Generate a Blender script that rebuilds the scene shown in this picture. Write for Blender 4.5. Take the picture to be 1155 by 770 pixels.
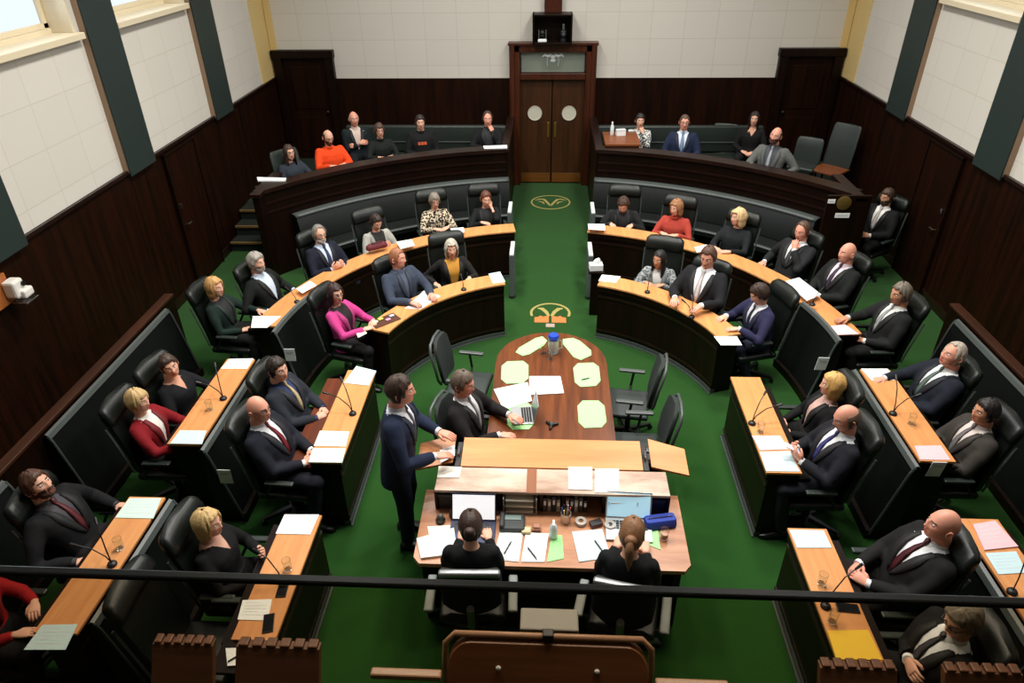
import bpy, bmesh, math, random
from mathutils import Vector, Matrix, noise
for o in list(bpy.data.objects): bpy.data.objects.remove(o)
S = bpy.context.scene
COL = S.collection
PI = math.pi
# ------------------------------------------------------------------ camera
def add_camera():
    cx, cz, yaw, pit, rol, f = -0.0711, 4.936, .0551, .5591, -.0139, 791.28
    F = Vector((-math.sin(yaw)*math.cos(pit), math.cos(yaw)*math.cos(pit), -math.sin(pit)))
    R = Vector((math.cos(yaw), math.sin(yaw), 0)); U = R.cross(F)
    R2 = math.cos(rol)*R + math.sin(rol)*U; U2 = -math.sin(rol)*R + math.cos(rol)*U
    cam = bpy.data.cameras.new('camera'); o = bpy.data.objects.new('camera', cam); COL.objects.link(o)
    cam.sensor_width = 36; cam.lens = f/1155*36; cam.clip_start = .05; cam.clip_end = 60
    m = Matrix((R2, U2, -F)).transposed().to_4x4(); m.translation = (cx, 0, cz)
    o.matrix_world = m; S.camera = o
add_camera()
# ------------------------------------------------------------------ world, light, exposure
W = bpy.data.worlds.new('world'); S.world = W; W.use_nodes = True
bg = W.node_tree.nodes['Background']; bg.inputs[0].default_value = (.75, .85, 1, 1); bg.inputs[1].default_value = .25
S.view_settings.view_transform = 'Standard'; S.view_settings.look = 'None'
S.view_settings.gamma = 1; S.view_settings.use_curve_mapping = False; S.view_settings.exposure = -.42
def area(name, loc, power, sx, sy, rot=(0,0,0), col=(1,.965,.9), spread=2.5):
    l = bpy.data.lights.new(name, 'AREA'); l.shape = 'RECTANGLE'; l.size = sx; l.size_y = sy; l.energy = power; l.color = col
    l.spread = spread
    o = bpy.data.objects.new(name, l); COL.objects.link(o); o.location = loc; o.rotation_euler = rot
for yy, pw in ((5.2, 200), (8.0, 215), (11.0, 150)):
    for xx in (-2.0, 2.0):
        area('ceiling_light', (xx, yy, 7.3), pw, .9, .9)
area('ceiling_light', (0, 5.6, 7.3), 70, .7, .7, spread=2.0)
for s in (-1, 1):     # daylight entering by the high side windows
    for y in (4.6, 7.35, 10.05):
        area('window_light', (s*5.6, y, 4.75), 26, 1.7, 1.7, rot=(0, s*PI/2, 0), col=(.8, .9, 1.0))
# ------------------------------------------------------------------ materials
def lin(c): return tuple(((v/255)/12.92 if v/255 <= .04045 else ((v/255+.055)/1.055)**2.4) for v in c) + (1,)
MC = {}
def mat(name, c, rough=.6, metal=0, spec=.5, emit=0, noise_amt=.0, noise_scale=30, trans=0, coat=0, bump=0, sheen=0):
    if name in MC: return MC[name]
    m = bpy.data.materials.new(name); m.use_nodes = True; nt = m.node_tree; b = nt.nodes['Principled BSDF']
    L = lin(c); b.inputs['Base Color'].default_value = L; b.inputs['Roughness'].default_value = rough
    b.inputs['Metallic'].default_value = metal; b.inputs['Specular IOR Level'].default_value = spec
    b.inputs['Coat Weight'].default_value = coat; b.inputs['Sheen Weight'].default_value = sheen
    if emit: b.inputs['Emission Color'].default_value = L; b.inputs['Emission Strength'].default_value = emit
    if trans: b.inputs['Transmission Weight'].default_value = trans
    if noise_amt or bump:
        tc = nt.nodes.new('ShaderNodeTexCoord'); n = nt.nodes.new('ShaderNodeTexNoise')
        n.inputs['Scale'].default_value = noise_scale; n.inputs['Detail'].default_value = 4
        nt.links.new(tc.outputs['Object'], n.inputs['Vector'])
        if noise_amt:
            mx = nt.nodes.new('ShaderNodeMix'); mx.data_type = 'RGBA'; 
            mx.inputs[6].default_value = tuple(v*(1-noise_amt) for v in L[:3])+(1,); mx.inputs[7].default_value = tuple(min(1, v*(1+noise_amt)) for v in L[:3])+(1,)
            nt.links.new(n.outputs['Fac'], mx.inputs[0]); nt.links.new(mx.outputs[2], b.inputs['Base Color'])
        if bump:
            bp = nt.nodes.new('ShaderNodeBump'); bp.inputs['Strength'].default_value = bump; bp.inputs['Distance'].default_value = .01
            nt.links.new(n.outputs['Fac'], bp.inputs['Height']); nt.links.new(bp.outputs[0], b.inputs['Normal'])
    MC[name] = m; return m
def wood(name, c1, c2, rough=.35, axis='z', scale=6., spec=.5, stretch=14):
    if name in MC: return MC[name]
    m = bpy.data.materials.new(name); m.use_nodes = True; nt = m.node_tree; b = nt.nodes['Principled BSDF']
    tc = nt.nodes.new('ShaderNodeTexCoord'); mp = nt.nodes.new('ShaderNodeMapping'); n = nt.nodes.new('ShaderNodeTexNoise')
    sc = {'x': (1, stretch, stretch), 'y': (stretch, 1, stretch), 'z': (stretch, stretch, 1)}[axis]
    mp.inputs['Scale'].default_value = sc; n.inputs['Scale'].default_value = scale/6; n.inputs['Detail'].default_value = 6; n.inputs['Roughness'].default_value = .65
    r = nt.nodes.new('ShaderNodeValToRGB'); r.color_ramp.elements[0].position = .3; r.color_ramp.elements[1].position = .72
    r.color_ramp.elements[0].color = lin(c1); r.color_ramp.elements[1].color = lin(c2)
    nt.links.new(tc.outputs['Object'], mp.inputs['Vector']); nt.links.new(mp.outputs[0], n.inputs['Vector'])
    nt.links.new(n.outputs['Fac'], r.inputs[0]); nt.links.new(r.outputs[0], b.inputs['Base Color'])
    b.inputs['Roughness'].default_value = rough; b.inputs['Specular IOR Level'].default_value = spec
    MC[name] = m; return m
def tiles(name, c, cm, axis, tw=.6, th=.46):
    m = bpy.data.materials.new(name); m.use_nodes = True; nt = m.node_tree; b = nt.nodes['Principled BSDF']
    tc = nt.nodes.new('ShaderNodeTexCoord'); sp = nt.nodes.new('ShaderNodeSeparateXYZ'); cb = nt.nodes.new('ShaderNodeCombineXYZ')
    br = nt.nodes.new('ShaderNodeTexBrick'); br.offset = 0; br.squash = 1
    nt.links.new(tc.outputs['Object'], sp.inputs[0]); nt.links.new(sp.outputs[axis], cb.inputs[0]); nt.links.new(sp.outputs[2], cb.inputs[1])
    nt.links.new(cb.outputs[0], br.inputs['Vector'])
    br.inputs['Scale'].default_value = 1; br.inputs['Brick Width'].default_value = tw; br.inputs['Row Height'].default_value = th
    br.inputs['Mortar Size'].default_value = .006; br.inputs['Mortar Smooth'].default_value = .3
    br.inputs['Color1'].default_value = lin(c); br.inputs['Color2'].default_value = lin(tuple(v-3 for v in c)); br.inputs['Mortar'].default_value = lin(cm)
    nt.links.new(br.outputs['Color'], b.inputs['Base Color']); b.inputs['Roughness'].default_value = .85
    return m
M_dado = wood('panelling_wood', (12, 5, 1), (40, 16, 5), .5, 'z', 5, .12)
M_dark = wood('dark_wood', (9, 4, 1), (28, 11, 4), .42, 'z', 6, .18)
M_darkh = wood('dark_wood_rail', (16, 6, 4), (38, 15, 8), .34, 'x', 6, .4)
M_door = wood('door_wood', (44, 22, 8), (74, 40, 16), .4, 'z', 7)
M_frame = wood('frame_wood', (42, 16, 7), (84, 36, 14), .36, 'z', 7)
M_light = wood('light_timber', (200, 130, 74), (222, 156, 96), .42, 'y', 7, .4)
M_lightx = wood('light_timber_across', (200, 124, 66), (220, 148, 86), .4, 'x', 6, .4, 10)
M_table = wood('table_wood', (74, 34, 12), (124, 66, 28), .3, 'y', 7, .5)
M_shelf = wood('worn_timber', (128, 78, 48), (244, 224, 204), .4, 'x', 5, .5, 3)
M_mid = wood('mid_wood', (104, 54, 26), (140, 78, 40), .36, 'x', 7)
M_leather = mat('green_leather', (10, 16, 12), .42, spec=.42, bump=.15, noise_scale=60, noise_amt=.1)
M_leather2 = mat('grey_green_leather', (34, 42, 38), .45, spec=.5, bump=.15, noise_scale=60)
M_bench = mat('bench_leather', (9, 14, 12), .45, spec=.35, bump=.1, noise_scale=20)
M_trimg = mat('grey_trim', (70, 76, 74), .4)
M_black = mat('black_plastic', (14, 14, 15), .45)
M_chrome = mat('chrome', (190, 190, 192), .25, 1)
M_alu = mat('brushed_aluminium', (150, 152, 152), .4, .85)
M_white = mat('white_paper', (238, 240, 240), .7)
M_cream = mat('cream_paint', (218, 190, 128), .7)
M_sill = mat('sill_paint', (222, 208, 178), .6)
M_pil = mat('pilaster_green', (30, 44, 41), .6, noise_amt=.08, noise_scale=4)
M_pilside = mat('pilaster_side', (150, 124, 100), .7)
M_gold = mat('gold_carpet', (160, 148, 84), .9)
M_orange = mat('orange_carpet', (206, 120, 62), .9)
M_brass = mat('brass', (180, 140, 70), .35, .9)
def carpet():
    m = mat('green_carpet', (30, 70, 22), .95, spec=.1, noise_amt=.16, noise_scale=90, bump=.3, sheen=.15)
    return m
M_carpet = carpet()
# ------------------------------------------------------------------ helpers
def link(o, parent=None):
    COL.objects.link(o)
    if parent: o.parent = parent
    return o
def mk(name, bm, mats, parent=None, smooth=False, angle=None):
    me = bpy.data.meshes.new(name)
    bmesh.ops.recalc_face_normals(bm, faces=bm.faces[:])
    bm.to_mesh(me); bm.free()
    for m in (mats if isinstance(mats, (list, tuple)) else [mats]): me.materials.append(m)
    if smooth:
        me.shade_smooth()
        if angle: me.set_sharp_from_angle(angle=angle)
    return link(bpy.data.objects.new(name, me), parent)
def tag(o, label, cat, group=None, kind=None):
    if label: o['label'] = label
    if cat: o['category'] = cat
    if group: o['group'] = group
    if kind: o['kind'] = kind
    return o
def struct(o):
    o['kind'] = 'structure'; return o
def empty(name, loc=(0,0,0), rz=0, label=None, cat=None, group=None):
    o = bpy.data.objects.new(name, None); COL.objects.link(o); o.location = loc; o.rotation_euler = (0,0,rz)
    o.empty_display_size = .1
    return tag(o, label, cat, group)
def copy_thing(r, loc, rz, label=None, group=None):
    c = r.copy(); COL.objects.link(c); c.location = loc; c.rotation_euler = (0,0,rz)
    if label: c['label'] = label
    if group: c['group'] = group
    for ch in list(r.children):
        d = ch.copy(); COL.objects.link(d); d.parent = c
        for g in list(ch.children):
            e = g.copy(); COL.objects.link(e); e.parent = d
    return c
def box(bm, x0, x1, y0, y1, z0, z1, bev=0, mi=0, seg=2, mtx=None):
    vs = [bm.verts.new(p) for p in ((x0,y0,z0),(x1,y0,z0),(x1,y1,z0),(x0,y1,z0),(x0,y0,z1),(x1,y0,z1),(x1,y1,z1),(x0,y1,z1))]
    fs = [bm.faces.new([vs[i] for i in q]) for q in ((3,2,1,0),(4,5,6,7),(0,1,5,4),(1,2,6,5),(2,3,7,6),(3,0,4,7))]
    for f in fs: f.material_index = mi
    allv = vs
    if bev:
        es = list({e for f in fs for e in f.edges})
        r = bmesh.ops.bevel(bm, geom=es, offset=bev, segments=seg, affect='EDGES', profile=.5, material=-1)
        allv = list({v for f in r['faces'] for v in f.verts} | {v for v in vs if v.is_valid})
        if mi:
            for f in r['faces']: f.material_index = mi
    if mtx is not None:
        for v in allv: v.co = mtx @ v.co
    return allv
def prism(bm, poly, z0, z1, mi=0):
    a = [bm.verts.new((p[0], p[1], z0)) for p in poly]; b = [bm.verts.new((p[0], p[1], z1)) for p in poly]
    n = len(poly); fs = [bm.faces.new(a[::-1]), bm.faces.new(b)]
    for i in range(n): fs.append(bm.faces.new((a[i], a[(i+1)%n], b[(i+1)%n], b[i])))
    for f in fs: f.material_index = mi
    return a+b
def rings(bm, rs, closed=True, cap=True, mi=0):
    """loft through a list of point rings"""
    vr = [[bm.verts.new(p) for p in r] for r in rs]; n = len(vr[0]); fs = []
    for a, b in zip(vr, vr[1:]):
        for i in range(n if closed else n-1):
            fs.append(bm.faces.new((a[i], a[(i+1)%n], b[(i+1)%n], b[i])))
    if cap and closed:
        fs.append(bm.faces.new(vr[0][::-1])); fs.append(bm.faces.new(vr[-1]))
    for f in fs: f.material_index = mi
    return [v for r in vr for v in r]
def tube(bm, pts, rad, n=8, mi=0, round_ends=False):
    pts = [Vector(p) for p in pts]
    rad = list(rad) if isinstance(rad, (list, tuple)) else [rad]*len(pts)
    if round_ends:
        d0 = (pts[0]-pts[1]).normalized(); d1 = (pts[-1]-pts[-2]).normalized()
        pts = [pts[0]+d0*rad[0]*.8, pts[0]+d0*rad[0]*.5] + pts + [pts[-1]+d1*rad[-1]*.5, pts[-1]+d1*rad[-1]*.8]
        rad = [rad[0]*.4, rad[0]*.8] + rad + [rad[-1]*.8, rad[-1]*.4]
    rs = []; ref = None
    for i, p in enumerate(pts):
        t = (pts[min(i+1, len(pts)-1)] - pts[max(i-1, 0)]).normalized()
        if ref is None:
            ref = t.cross(Vector((0,0,1)));  
            if ref.length < .05: ref = t.cross(Vector((1,0,0)))
        u = (ref - t*ref.dot(t)).normalized(); ref = u; v = t.cross(u)
        rs.append([p + (u*math.cos(2*PI*k/n) + v*math.sin(2*PI*k/n))*rad[i] for k in range(n)])
    return rings(bm, rs, mi=mi)
def lathe(bm, prof, loc=(0,0,0), n=16, mi=0):
    return rings(bm, [[(loc[0]+r*math.cos(2*PI*k/n), loc[1]+r*math.sin(2*PI*k/n), loc[2]+z) for k in range(n)] for r, z in prof], mi=mi)
def sweep(bm, prof, path, mi=0):
    """prof: closed (r,z) polygon; path: list of functions mapping r -> (x,y)"""
    return rings(bm, [[(*p(r), z) for r, z in prof] for p in path], mi=mi)
def arc_path(c, a0, a1, n=40):
    return [(lambda r, a=a0+(a1-a0)*i/n: (c[0]+r*math.cos(a), c[1]+r*math.sin(a))) for i in range(n+1)]
def line_path(s, y0, y1, n=1):
    """r is |x| on side s, running from y0 to y1"""
    return [(lambda r, y=y0+(y1-y0)*i/n: (s*r, y)) for i in range(n+1)]
def rect(r0, r1, z0, z1): return [(r0,z0),(r1,z0),(r1,z1),(r0,z1)]
def ellipsoid(bm, c, r, n=12, m=8, mi=0, mtx=None):
    rs = []
    for i in range(1, m):
        a = PI*i/m
        rs.append([Vector((r[0]*math.sin(a)*math.cos(2*PI*k/n), r[1]*math.sin(a)*math.sin(2*PI*k/n), -r[2]*math.cos(a))) for k in range(n)])
    if mtx is not None: rs = [[mtx @ p for p in q] for q in rs]
    c = Vector(c); return rings(bm, [[p+c for p in q] for q in rs], mi=mi)
# ================================================================== THE ROOM
HW, YB, HD, TOP = 5.39, 14.1, 2.11, 7.5
bm = bmesh.new(); box(bm, -6.2, 6.2, -1.5, 14.6, -.2, 0); struct(mk('floor', bm, M_carpet))
bm = bmesh.new(); box(bm, -6.2, 6.2, -1.5, 14.6, TOP, TOP+.2); struct(mk('ceiling', bm, mat('ceiling_paint', (222, 216, 204), .9)))
bm = bmesh.new(); box(bm, -6.2, 6.2, -1.7, -1.5, 0, TOP); struct(mk('wall_front', bm, mat('front_paint', (150, 140, 125), .9)))
M_tb = tiles('acoustic_tile_back', (214, 209, 199), (197, 190, 178), 0)
M_ts = tiles('acoustic_tile_side', (214, 209, 199), (200, 193, 181), 1)
# back wall: dado below, tiles above
bm = bmesh.new()
box(bm, -5.9, 5.9, YB+.02, YB+.3, HD-.04, TOP, mi=1)
box(bm, -5.9, -.75, YB, YB+.3, 0, HD-.04); box(bm, .75, 5.9, YB, YB+.3, 0, HD-.04)
box(bm, -.75, .75, YB+.14, YB+.3, 0, HD)
struct(mk('wall_back', bm, [M_dado, M_tb]))
# side walls with window openings
BAYS = ((3.65, 5.6), (6.38, 8.32), (9.1, 11.02))
for s, nm in ((-1, 'wall_left'), (1, 'wall_right')):
    bm = bmesh.new()
    def sb(y0, y1, z0, z1, mi, x0=HW, x1=HW+.5):
        box(bm, min(s*x0, s*x1), max(s*x0, s*x1), y0, y1, z0, z1, mi=mi)
    sb(-1.5, 14.4, 0, HD, 0)
    sb(-1.5, 14.4, HD, 3.7, 1, HW+.03); sb(-1.5, 14.4, 5.9, TOP, 1, HW+.03)
    edges = [-1.5] + [v for b in BAYS for v in b] + [14.4]
    for i in range(0, len(edges), 2): sb(edges[i], edges[i+1], 3.7, 5.9, 1, HW+.03)
    sb(13.45, 14.12, HD, TOP, 2, HW+.01, HW+.06)
    struct(mk(nm, bm, [M_dado, M_ts, M_cream]))
    bm = bmesh.new(); box(bm, min(s*(HW-.02), s*HW), max(s*(HW-.02), s*HW), 2, 14.1, 0, .14, .004)
    box(bm, min(s*(HW-.035), s*HW), max(s*(HW-.035), s*HW), -1, 14.1, HD-.035, HD+.01, .004)
    struct(mk('baseboard_'+nm[5:], bm, M_darkh))
# cream strips on the back wall corners, and skirting
k = 0
for s in (-1, 1):
    k += 1
    bm = bmesh.new(); box(bm, s*5.33-.06, s*5.33+.06, YB-.015, YB+.05, HD-.03, TOP); struct(mk('trim_%d' % k, bm, M_cream))
    for y0, y1 in ((5.72, 6.32), (8.4, 9.04), (11.1, 11.77)):
        k += 1; bm = bmesh.new()
        box(bm, min(s*(HW-.05), s*(HW+.05)), max(s*(HW-.05), s*(HW+.05)), y0, y1, HD-.02, TOP, mi=1)
        box(bm, min(s*(HW-.065), s*(HW-.045)), max(s*(HW-.065), s*(HW-.045)), y0+.0, y1+.004, HD-.06, TOP)
        struct(mk('trim_%d' % k, bm, [M_pil, M_pilside]))
# windows: frame, sill, pane
M_pane = mat('window_daylight', (222, 234, 248), .9, emit=1.6, spec=0)
M_pane.node_tree.nodes['Principled BSDF'].inputs['Base Color'].default_value = (.02, .02, .02, 1)
n = 0
for s in (-1, 1):
    for y0, y1 in BAYS:
        n += 1
        w = struct(empty('window_%d' % n, (s*(HW+.3), (y0+y1)/2, 3.7)))
        h = (y1-y0)/2
        def wp(name, m, boxes):
            b = bmesh.new()
            for (x0, x1, ya, yb, za, zb) in boxes: box(b, min(s*x0, s*x1), max(s*x0, s*x1), ya, yb, za, zb, .006)
            return mk(name, b, m, w)
        wp('window_sill', M_sill, [(-.36, .0, -h-.03, h+.03, -.02, .05), (-.02, .06, -h, h, .04, .1)])
        wp('window_frame', M_sill, [(0, .05, -h-.03, -h+.1, -.02, 2.2), (0, .05, h-.1, h+.03, -.02, 2.2), (0, .05, -h, h, 2.1, 2.2), (0, .05, -h, h, .1, .16), (-.27, 0, h-.03, h+.001, .05, 2.2), (-.27, 0, -h-.001, -h+.03, .05, 2.2)])
        wp('window_pane', M_pane, [(.03, .04, -h+.1, h-.1, .16, 2.1)])
# ------------------------------------------------ main double door in the back wall
d = struct(empty('door_1', (0, YB, 0)))
b = bmesh.new()
box(b, -.82, -.62, -.16, .1, 0, 2.72, .01); box(b, .62, .82, -.16, .1, 0, 2.72, .01); box(b, -.82, .82, -.16, .1, 2.56, 2.72, .01)
box(b, -.84, .84, -.19, .1, 2.68, 2.73, .008)
box(b, -.63, .63, -.12, .1, 2.06, 2.18, .01)
for s in (-1, 1): box(b, s*.76-.04, s*.76+.04, -.19, -.15, 0, 2.7, .008)
mk('door_surround', b, M_frame, d)
for s in (-1, 1):
    b = bmesh.new(); box(b, min(s*.008, s*.63), max(s*.008, s*.63), -.03, .03, .01, 2.06, .006)
    leaf = mk('door_leaf', b, M_door, d)
    b = bmesh.new(); lathe(b, [(.0001, .012), (.125, .012), (.128, .02), (.14, .02), (.14, 0)], n=24)
    bmesh.ops.transform(b, matrix=Matrix.Translation((s*.335, -.03, 1.42)) @ Matrix.Rotation(PI/2, 4, 'X'), verts=b.verts[:])
    mk('porthole', b, mat('frosted_glass', (204, 200, 182), .35), leaf)
    b = bmesh.new(); box(b, s*.07-.02, s*.07+.02, -.045, -.03, .95, 1.25, .004); mk('push_plate', b, M_brass, leaf)
    b = bmesh.new(); box(b, min(s*.02, s*.61), max(s*.02, s*.61), -.04, -.03, .03, .22, .003); mk('kick_plate', b, wood('kick_wood', (96, 58, 22), (120, 74, 30), .3, 'x'), leaf)
b = bmesh.new(); box(b, -.6, .6, -.06, -.03, 2.19, 2.55, .004); tr = mk('transom_glass', b, mat('transom_pane', (128, 136, 126), .12, spec=.8), d)
b = bmesh.new()   # pale crest etched on the transom
for s in (-1, 1):
    tube(b, [(s*.03, -.065, 2.5), (s*.1, -.065, 2.475), (s*.16, -.065, 2.5), (s*.2, -.065, 2.465)], [.024, .03, .024, .014], 6)
    tube(b, [(s*.1, -.065, 2.47), (s*.11, -.065, 2.38), (s*.1, -.065, 2.3)], .006, 6)
ellipsoid(b, (0, -.065, 2.47), (.05, .008, .035)); ellipsoid(b, (0, -.065, 2.4), (.05, .006, .03))
mk('etched_crest', b, mat('etched_white', (226, 230, 228), .5), d)
# side doors of the back wall, in tall dark surrounds
for i, s in ((2, -1), (3, 1)):
    d = struct(empty('door_%d' % i, (s*4.78, YB, .5)))
    b = bmesh.new()
    box(b, -.58, -.42, -.1, .05, -.5, 2.08, .008); box(b, .42, .58, -.1, .05, -.5, 2.08, .008); box(b, -.6, .6, -.12, .05, 1.96, 2.1, .008)
    mk('door_surround', b, M_dark, d)
    b = bmesh.new(); box(b, -.42, .42, -.02, .04, 0, 1.96, .004)
    for zz in ((.15, .85), (1.0, 1.8)):
        box(b, -.3, .3, -.035, -.02, *zz, .01)
    lf = mk('door_leaf', b, M_dado, d)
    b = bmesh.new(); lathe(b, [(.012, 0), (.012, .04), (.03, .045), (.03, .07), (.01, .08)], n=12)
    bmesh.ops.transform(b, matrix=Matrix.Translation((-s*.34, -.02, .95)) @ Matrix.Rotation(PI/2, 4, 'X'), verts=b.verts[:]); mk('door_knob', b, M_black, lf)
# flush doors in the side wall panelling
for i, s in ((4, -1), (5, 1)):
    d = struct(empty('door_%d' % i, (s*HW, 9.75, 0)))
    b = bmesh.new(); box(b, -s*.03-.01, -s*.03+.01, -.45, .45, .02, 2.0, .004); lf = mk('door_leaf', b, M_dado, d)
    b = bmesh.new(); box(b, -s*.03-.025, -s*.03+.025, -.47, -.45, 0, 2.03, .003); box(b, -s*.03-.025, -s*.03+.025, .45, .47, 0, 2.03, .003); box(b, -s*.03-.025, -s*.03+.025, -.47, .47, 2.01, 2.04, .003); mk('door_frame', b, M_dark, d)
    b = bmesh.new(); box(b, -s*.05-.012, -s*.05+.012, -.4, -.36, 1.24, 1.31, .003); mk('lock_plate', b, M_chrome, lf)
    b = bmesh.new(); tube(b, [(-s*.05, -.38, 1.0), (-s*.09, -.38, 1.0), (-s*.09, -.28, 1.0)], .011, 8); mk('lever_handle', b, M_chrome, lf)
# cabinet with two camera units over the main door, and the timber post above it
c = empty('camera_cabinet', (-.02, YB-.16, 2.71), 0, 'small dark open-fronted cabinet above the main double door holding camera gear', 'cabinet')
b = bmesh.new(); box(b, -.36, -.33, -.22, .16, .02, .52, .004); box(b, .33, .36, -.22, .16, .02, .52, .004); box(b, -.36, .36, -.22, .16, .49, .52, .004); box(b, -.36, .36, -.22, .16, .02, .05, .004); box(b, -.34, .34, .1, .16, .03, .5)
mk('carcass', b, M_dark, c)
c = empty('camera_unit', (-.2, YB-.3, 2.765), 0, 'little remote camera on a white base, left inside the cabinet over the door', 'camera')
b = bmesh.new(); box(b, -.08, .08, -.05, .05, 0, .05, .012); mk('base', b, M_white, c)
b = bmesh.new(); box(b, -.075, -.055, -.03, .03, .05, .2, .005); box(b, .055, .075, -.03, .03, .05, .2, .005); mk('yoke', b, M_trimg, c)
b = bmesh.new(); ellipsoid(b, (0, 0, .15), (.055, .06, .06)); mk('camera_head', b, M_black, c, True)
c = empty('camera_unit', (.18, YB-.3, 2.765), 0, 'dark pan-tilt camera with grey lens, right inside the cabinet over the door', 'camera')
b = bmesh.new(); lathe(b, [(.06, 0), (.06, .04), (.04, .06), (.04, .1)]); mk('base', b, M_black, c)
b = bmesh.new(); box(b, -.05, .05, -.09, .05, .1, .2, .015); hd = mk('camera_head', b, M_black, c)
b = bmesh.new(); tube(b, [(0, -.08, .15), (0, -.13, .15)], .03, 12); mk('lens', b, M_trimg, hd)
b = bmesh.new(); box(b, -.02, .02, -.02, .02, .2, .3, .006); mk('aerial_post', b, M_trimg, c)
b = bmesh.new(); box(b, -.17, .15, YB-.1, YB+.03, 3.23, TOP, .008); struct(mk('trim_20', b, M_frame))
# wall clock-like fitting on the left wall
c = empty('wall_sconce', (-HW+.02, 5.84, 1.68), 0, 'small white and chrome wall fitting with a timber back plate on the left panelling', 'wall fitting')
b = bmesh.new(); box(b, 0, .03, -.24, .06, -.04, .26, .004); mk('back_plate', b, wood('plate_wood', (150, 84, 36), (176, 104, 48), .4, 'z'), c)
b = bmesh.new(); box(b, .03, .16, -.05, .1, .02, .2, .025); box(b, .03, .2, .0, .14, .0, .09, .02); hs = mk('housing', b, mat('white_plastic', (235, 230, 222), .4), c)
b = bmesh.new(); tube(b, [(.16, .07, .14), (.18, .07, .14)], .025, 10); mk('lens', b, M_black, hs)
b = bmesh.new(); box(b, .05, .2, -.02, .16, -.05, -.035, .003); mk('bracket', b, M_chrome, c)
# ------------------------------------------------ raised gallery at the back (dais) with curved parapet
CC = (0, 6.5)
RP = 5.4
def dais_poly(s):
    a0 = math.acos(.8/RP); a1 = math.acos(4.4/RP)
    pts = [(s*RP*math.cos(a0+(a1-a0)*i/24), CC[1]+RP*math.sin(a0+(a1-a0)*i/24)) for i in range(25)]
    return pts + [(s*4.4, 11.6), (s*5.38, 11.6), (s*5.38, 14.09), (s*.86, 14.09), (s*.8, 13.9)]
for s, nm in ((-1, 'left'), (1, 'right')):
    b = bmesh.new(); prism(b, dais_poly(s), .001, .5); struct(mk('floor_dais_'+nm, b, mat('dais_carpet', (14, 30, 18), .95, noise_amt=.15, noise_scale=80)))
    a0 = math.acos(.8/RP); a1 = math.acos(4.3/RP)
    A = (PI-a0, PI-a1) if s < 0 else (a0, a1)
    t = empty('parapet', (0, 0, 0), 0, 'tall curved dark timber parapet around the %s-hand raised visitors gallery' % nm, 'parapet', None)
    b = bmesh.new(); sweep(b, rect(RP-.06, RP+.1, .0, 1.34), arc_path(CC, *A)); box(b, s*4.3-.05, s*4.3+.05, 9.55, 10.5, 0, 1.34); box(b, s*.8-.05, s*.8+.05, 11.8, 13.92, 0, 1.34); (box(b, 3.84, 4.44, 9.53, 9.58, 0, 1.43, .004) if s > 0 else None); mk('curved_panel', b, M_dark, t)
    b = bmesh.new(); sweep(b, [(RP-.1, 1.34), (RP+.16, 1.34), (RP+.16, 1.4), (RP-.1, 1.4)], arc_path(CC, *A)); box(b, s*4.3-.08, s*4.3+.08, 9.53, 10.55, 1.341, 1.399, .008); box(b, s*.8-.07, s*.8+.07, 11.75, 13.92, 1.341, 1.399, .008); mk('capping_rail', b, M_darkh, t)
    b = bmesh.new()
    for zz in (1.02, 1.16): sweep(b, rect(RP-.075, RP-.055, zz, zz+.03), arc_path(CC, *A))
    mk('moulding', b, M_darkh, t)
    # curved bench in front of the parapet
    ab0 = math.acos(.74/5.3); ab1 = math.acos(4.02/5.36)
    B = (PI-ab0, PI-ab1) if s < 0 else (ab0, ab1)
    t = empty('curved_bench', (0, 0, 0), 0, 'long curved dark green leather bench against the foot of the %s-hand gallery parapet' % nm, 'bench')
    pth = arc_path(CC, *B)
    b = bmesh.new(); sweep(b, [(5.1, .46), (5.13, .44), (5.3, .44), (5.34, .82), (5.33, .9), (5.28, .915), (5.22, .9), (5.19, .86)], pth); mk('backrest', b, M_bench, t, True, .6)
    b = bmesh.new(); sweep(b, [(5.18, .875), (5.22, .905), (5.3, .925), (5.34, .9), (5.34, .89), (5.3, .9)], pth); mk('top_piping', b, M_trimg, t, True)
    b = bmesh.new(); sweep(b, [(4.72, .36), (5.15, .34), (5.15, .45), (4.76, .46), (4.7, .44), (4.69, .39)], pth); mk('seat', b, M_bench, t, True, .6)
    b = bmesh.new(); sweep(b, [(4.69, .44), (4.72, .462), (4.76, .468), (4.75, .455)], pth); mk('seat_piping', b, M_trimg, t, True)
    b = bmesh.new(); sweep(b, rect(4.85, 5.3, .0, .345), pth); mk('plinth', b, M_dark, t)
# steps up to the left end of the gallery
b = bmesh.new()
for i in range(3): box(b, -5.36, -4.48, 10.62+.3*i, 11.59, .001 if i == 0 else .167*i, .167*(i+1)-.002, 0)
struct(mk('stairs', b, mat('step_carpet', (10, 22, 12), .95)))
for i in range(3):
    b = bmesh.new(); box(b, -5.36, -4.48, 10.59+.3*i, 10.63+.3*i, .167*(i+1)-.035, .167*(i+1)+.003, .005); struct(mk('trim_%d' % (30+i), b, wood('nosing', (96, 74, 44), (130, 102, 64), .5, 'x')))
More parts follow.
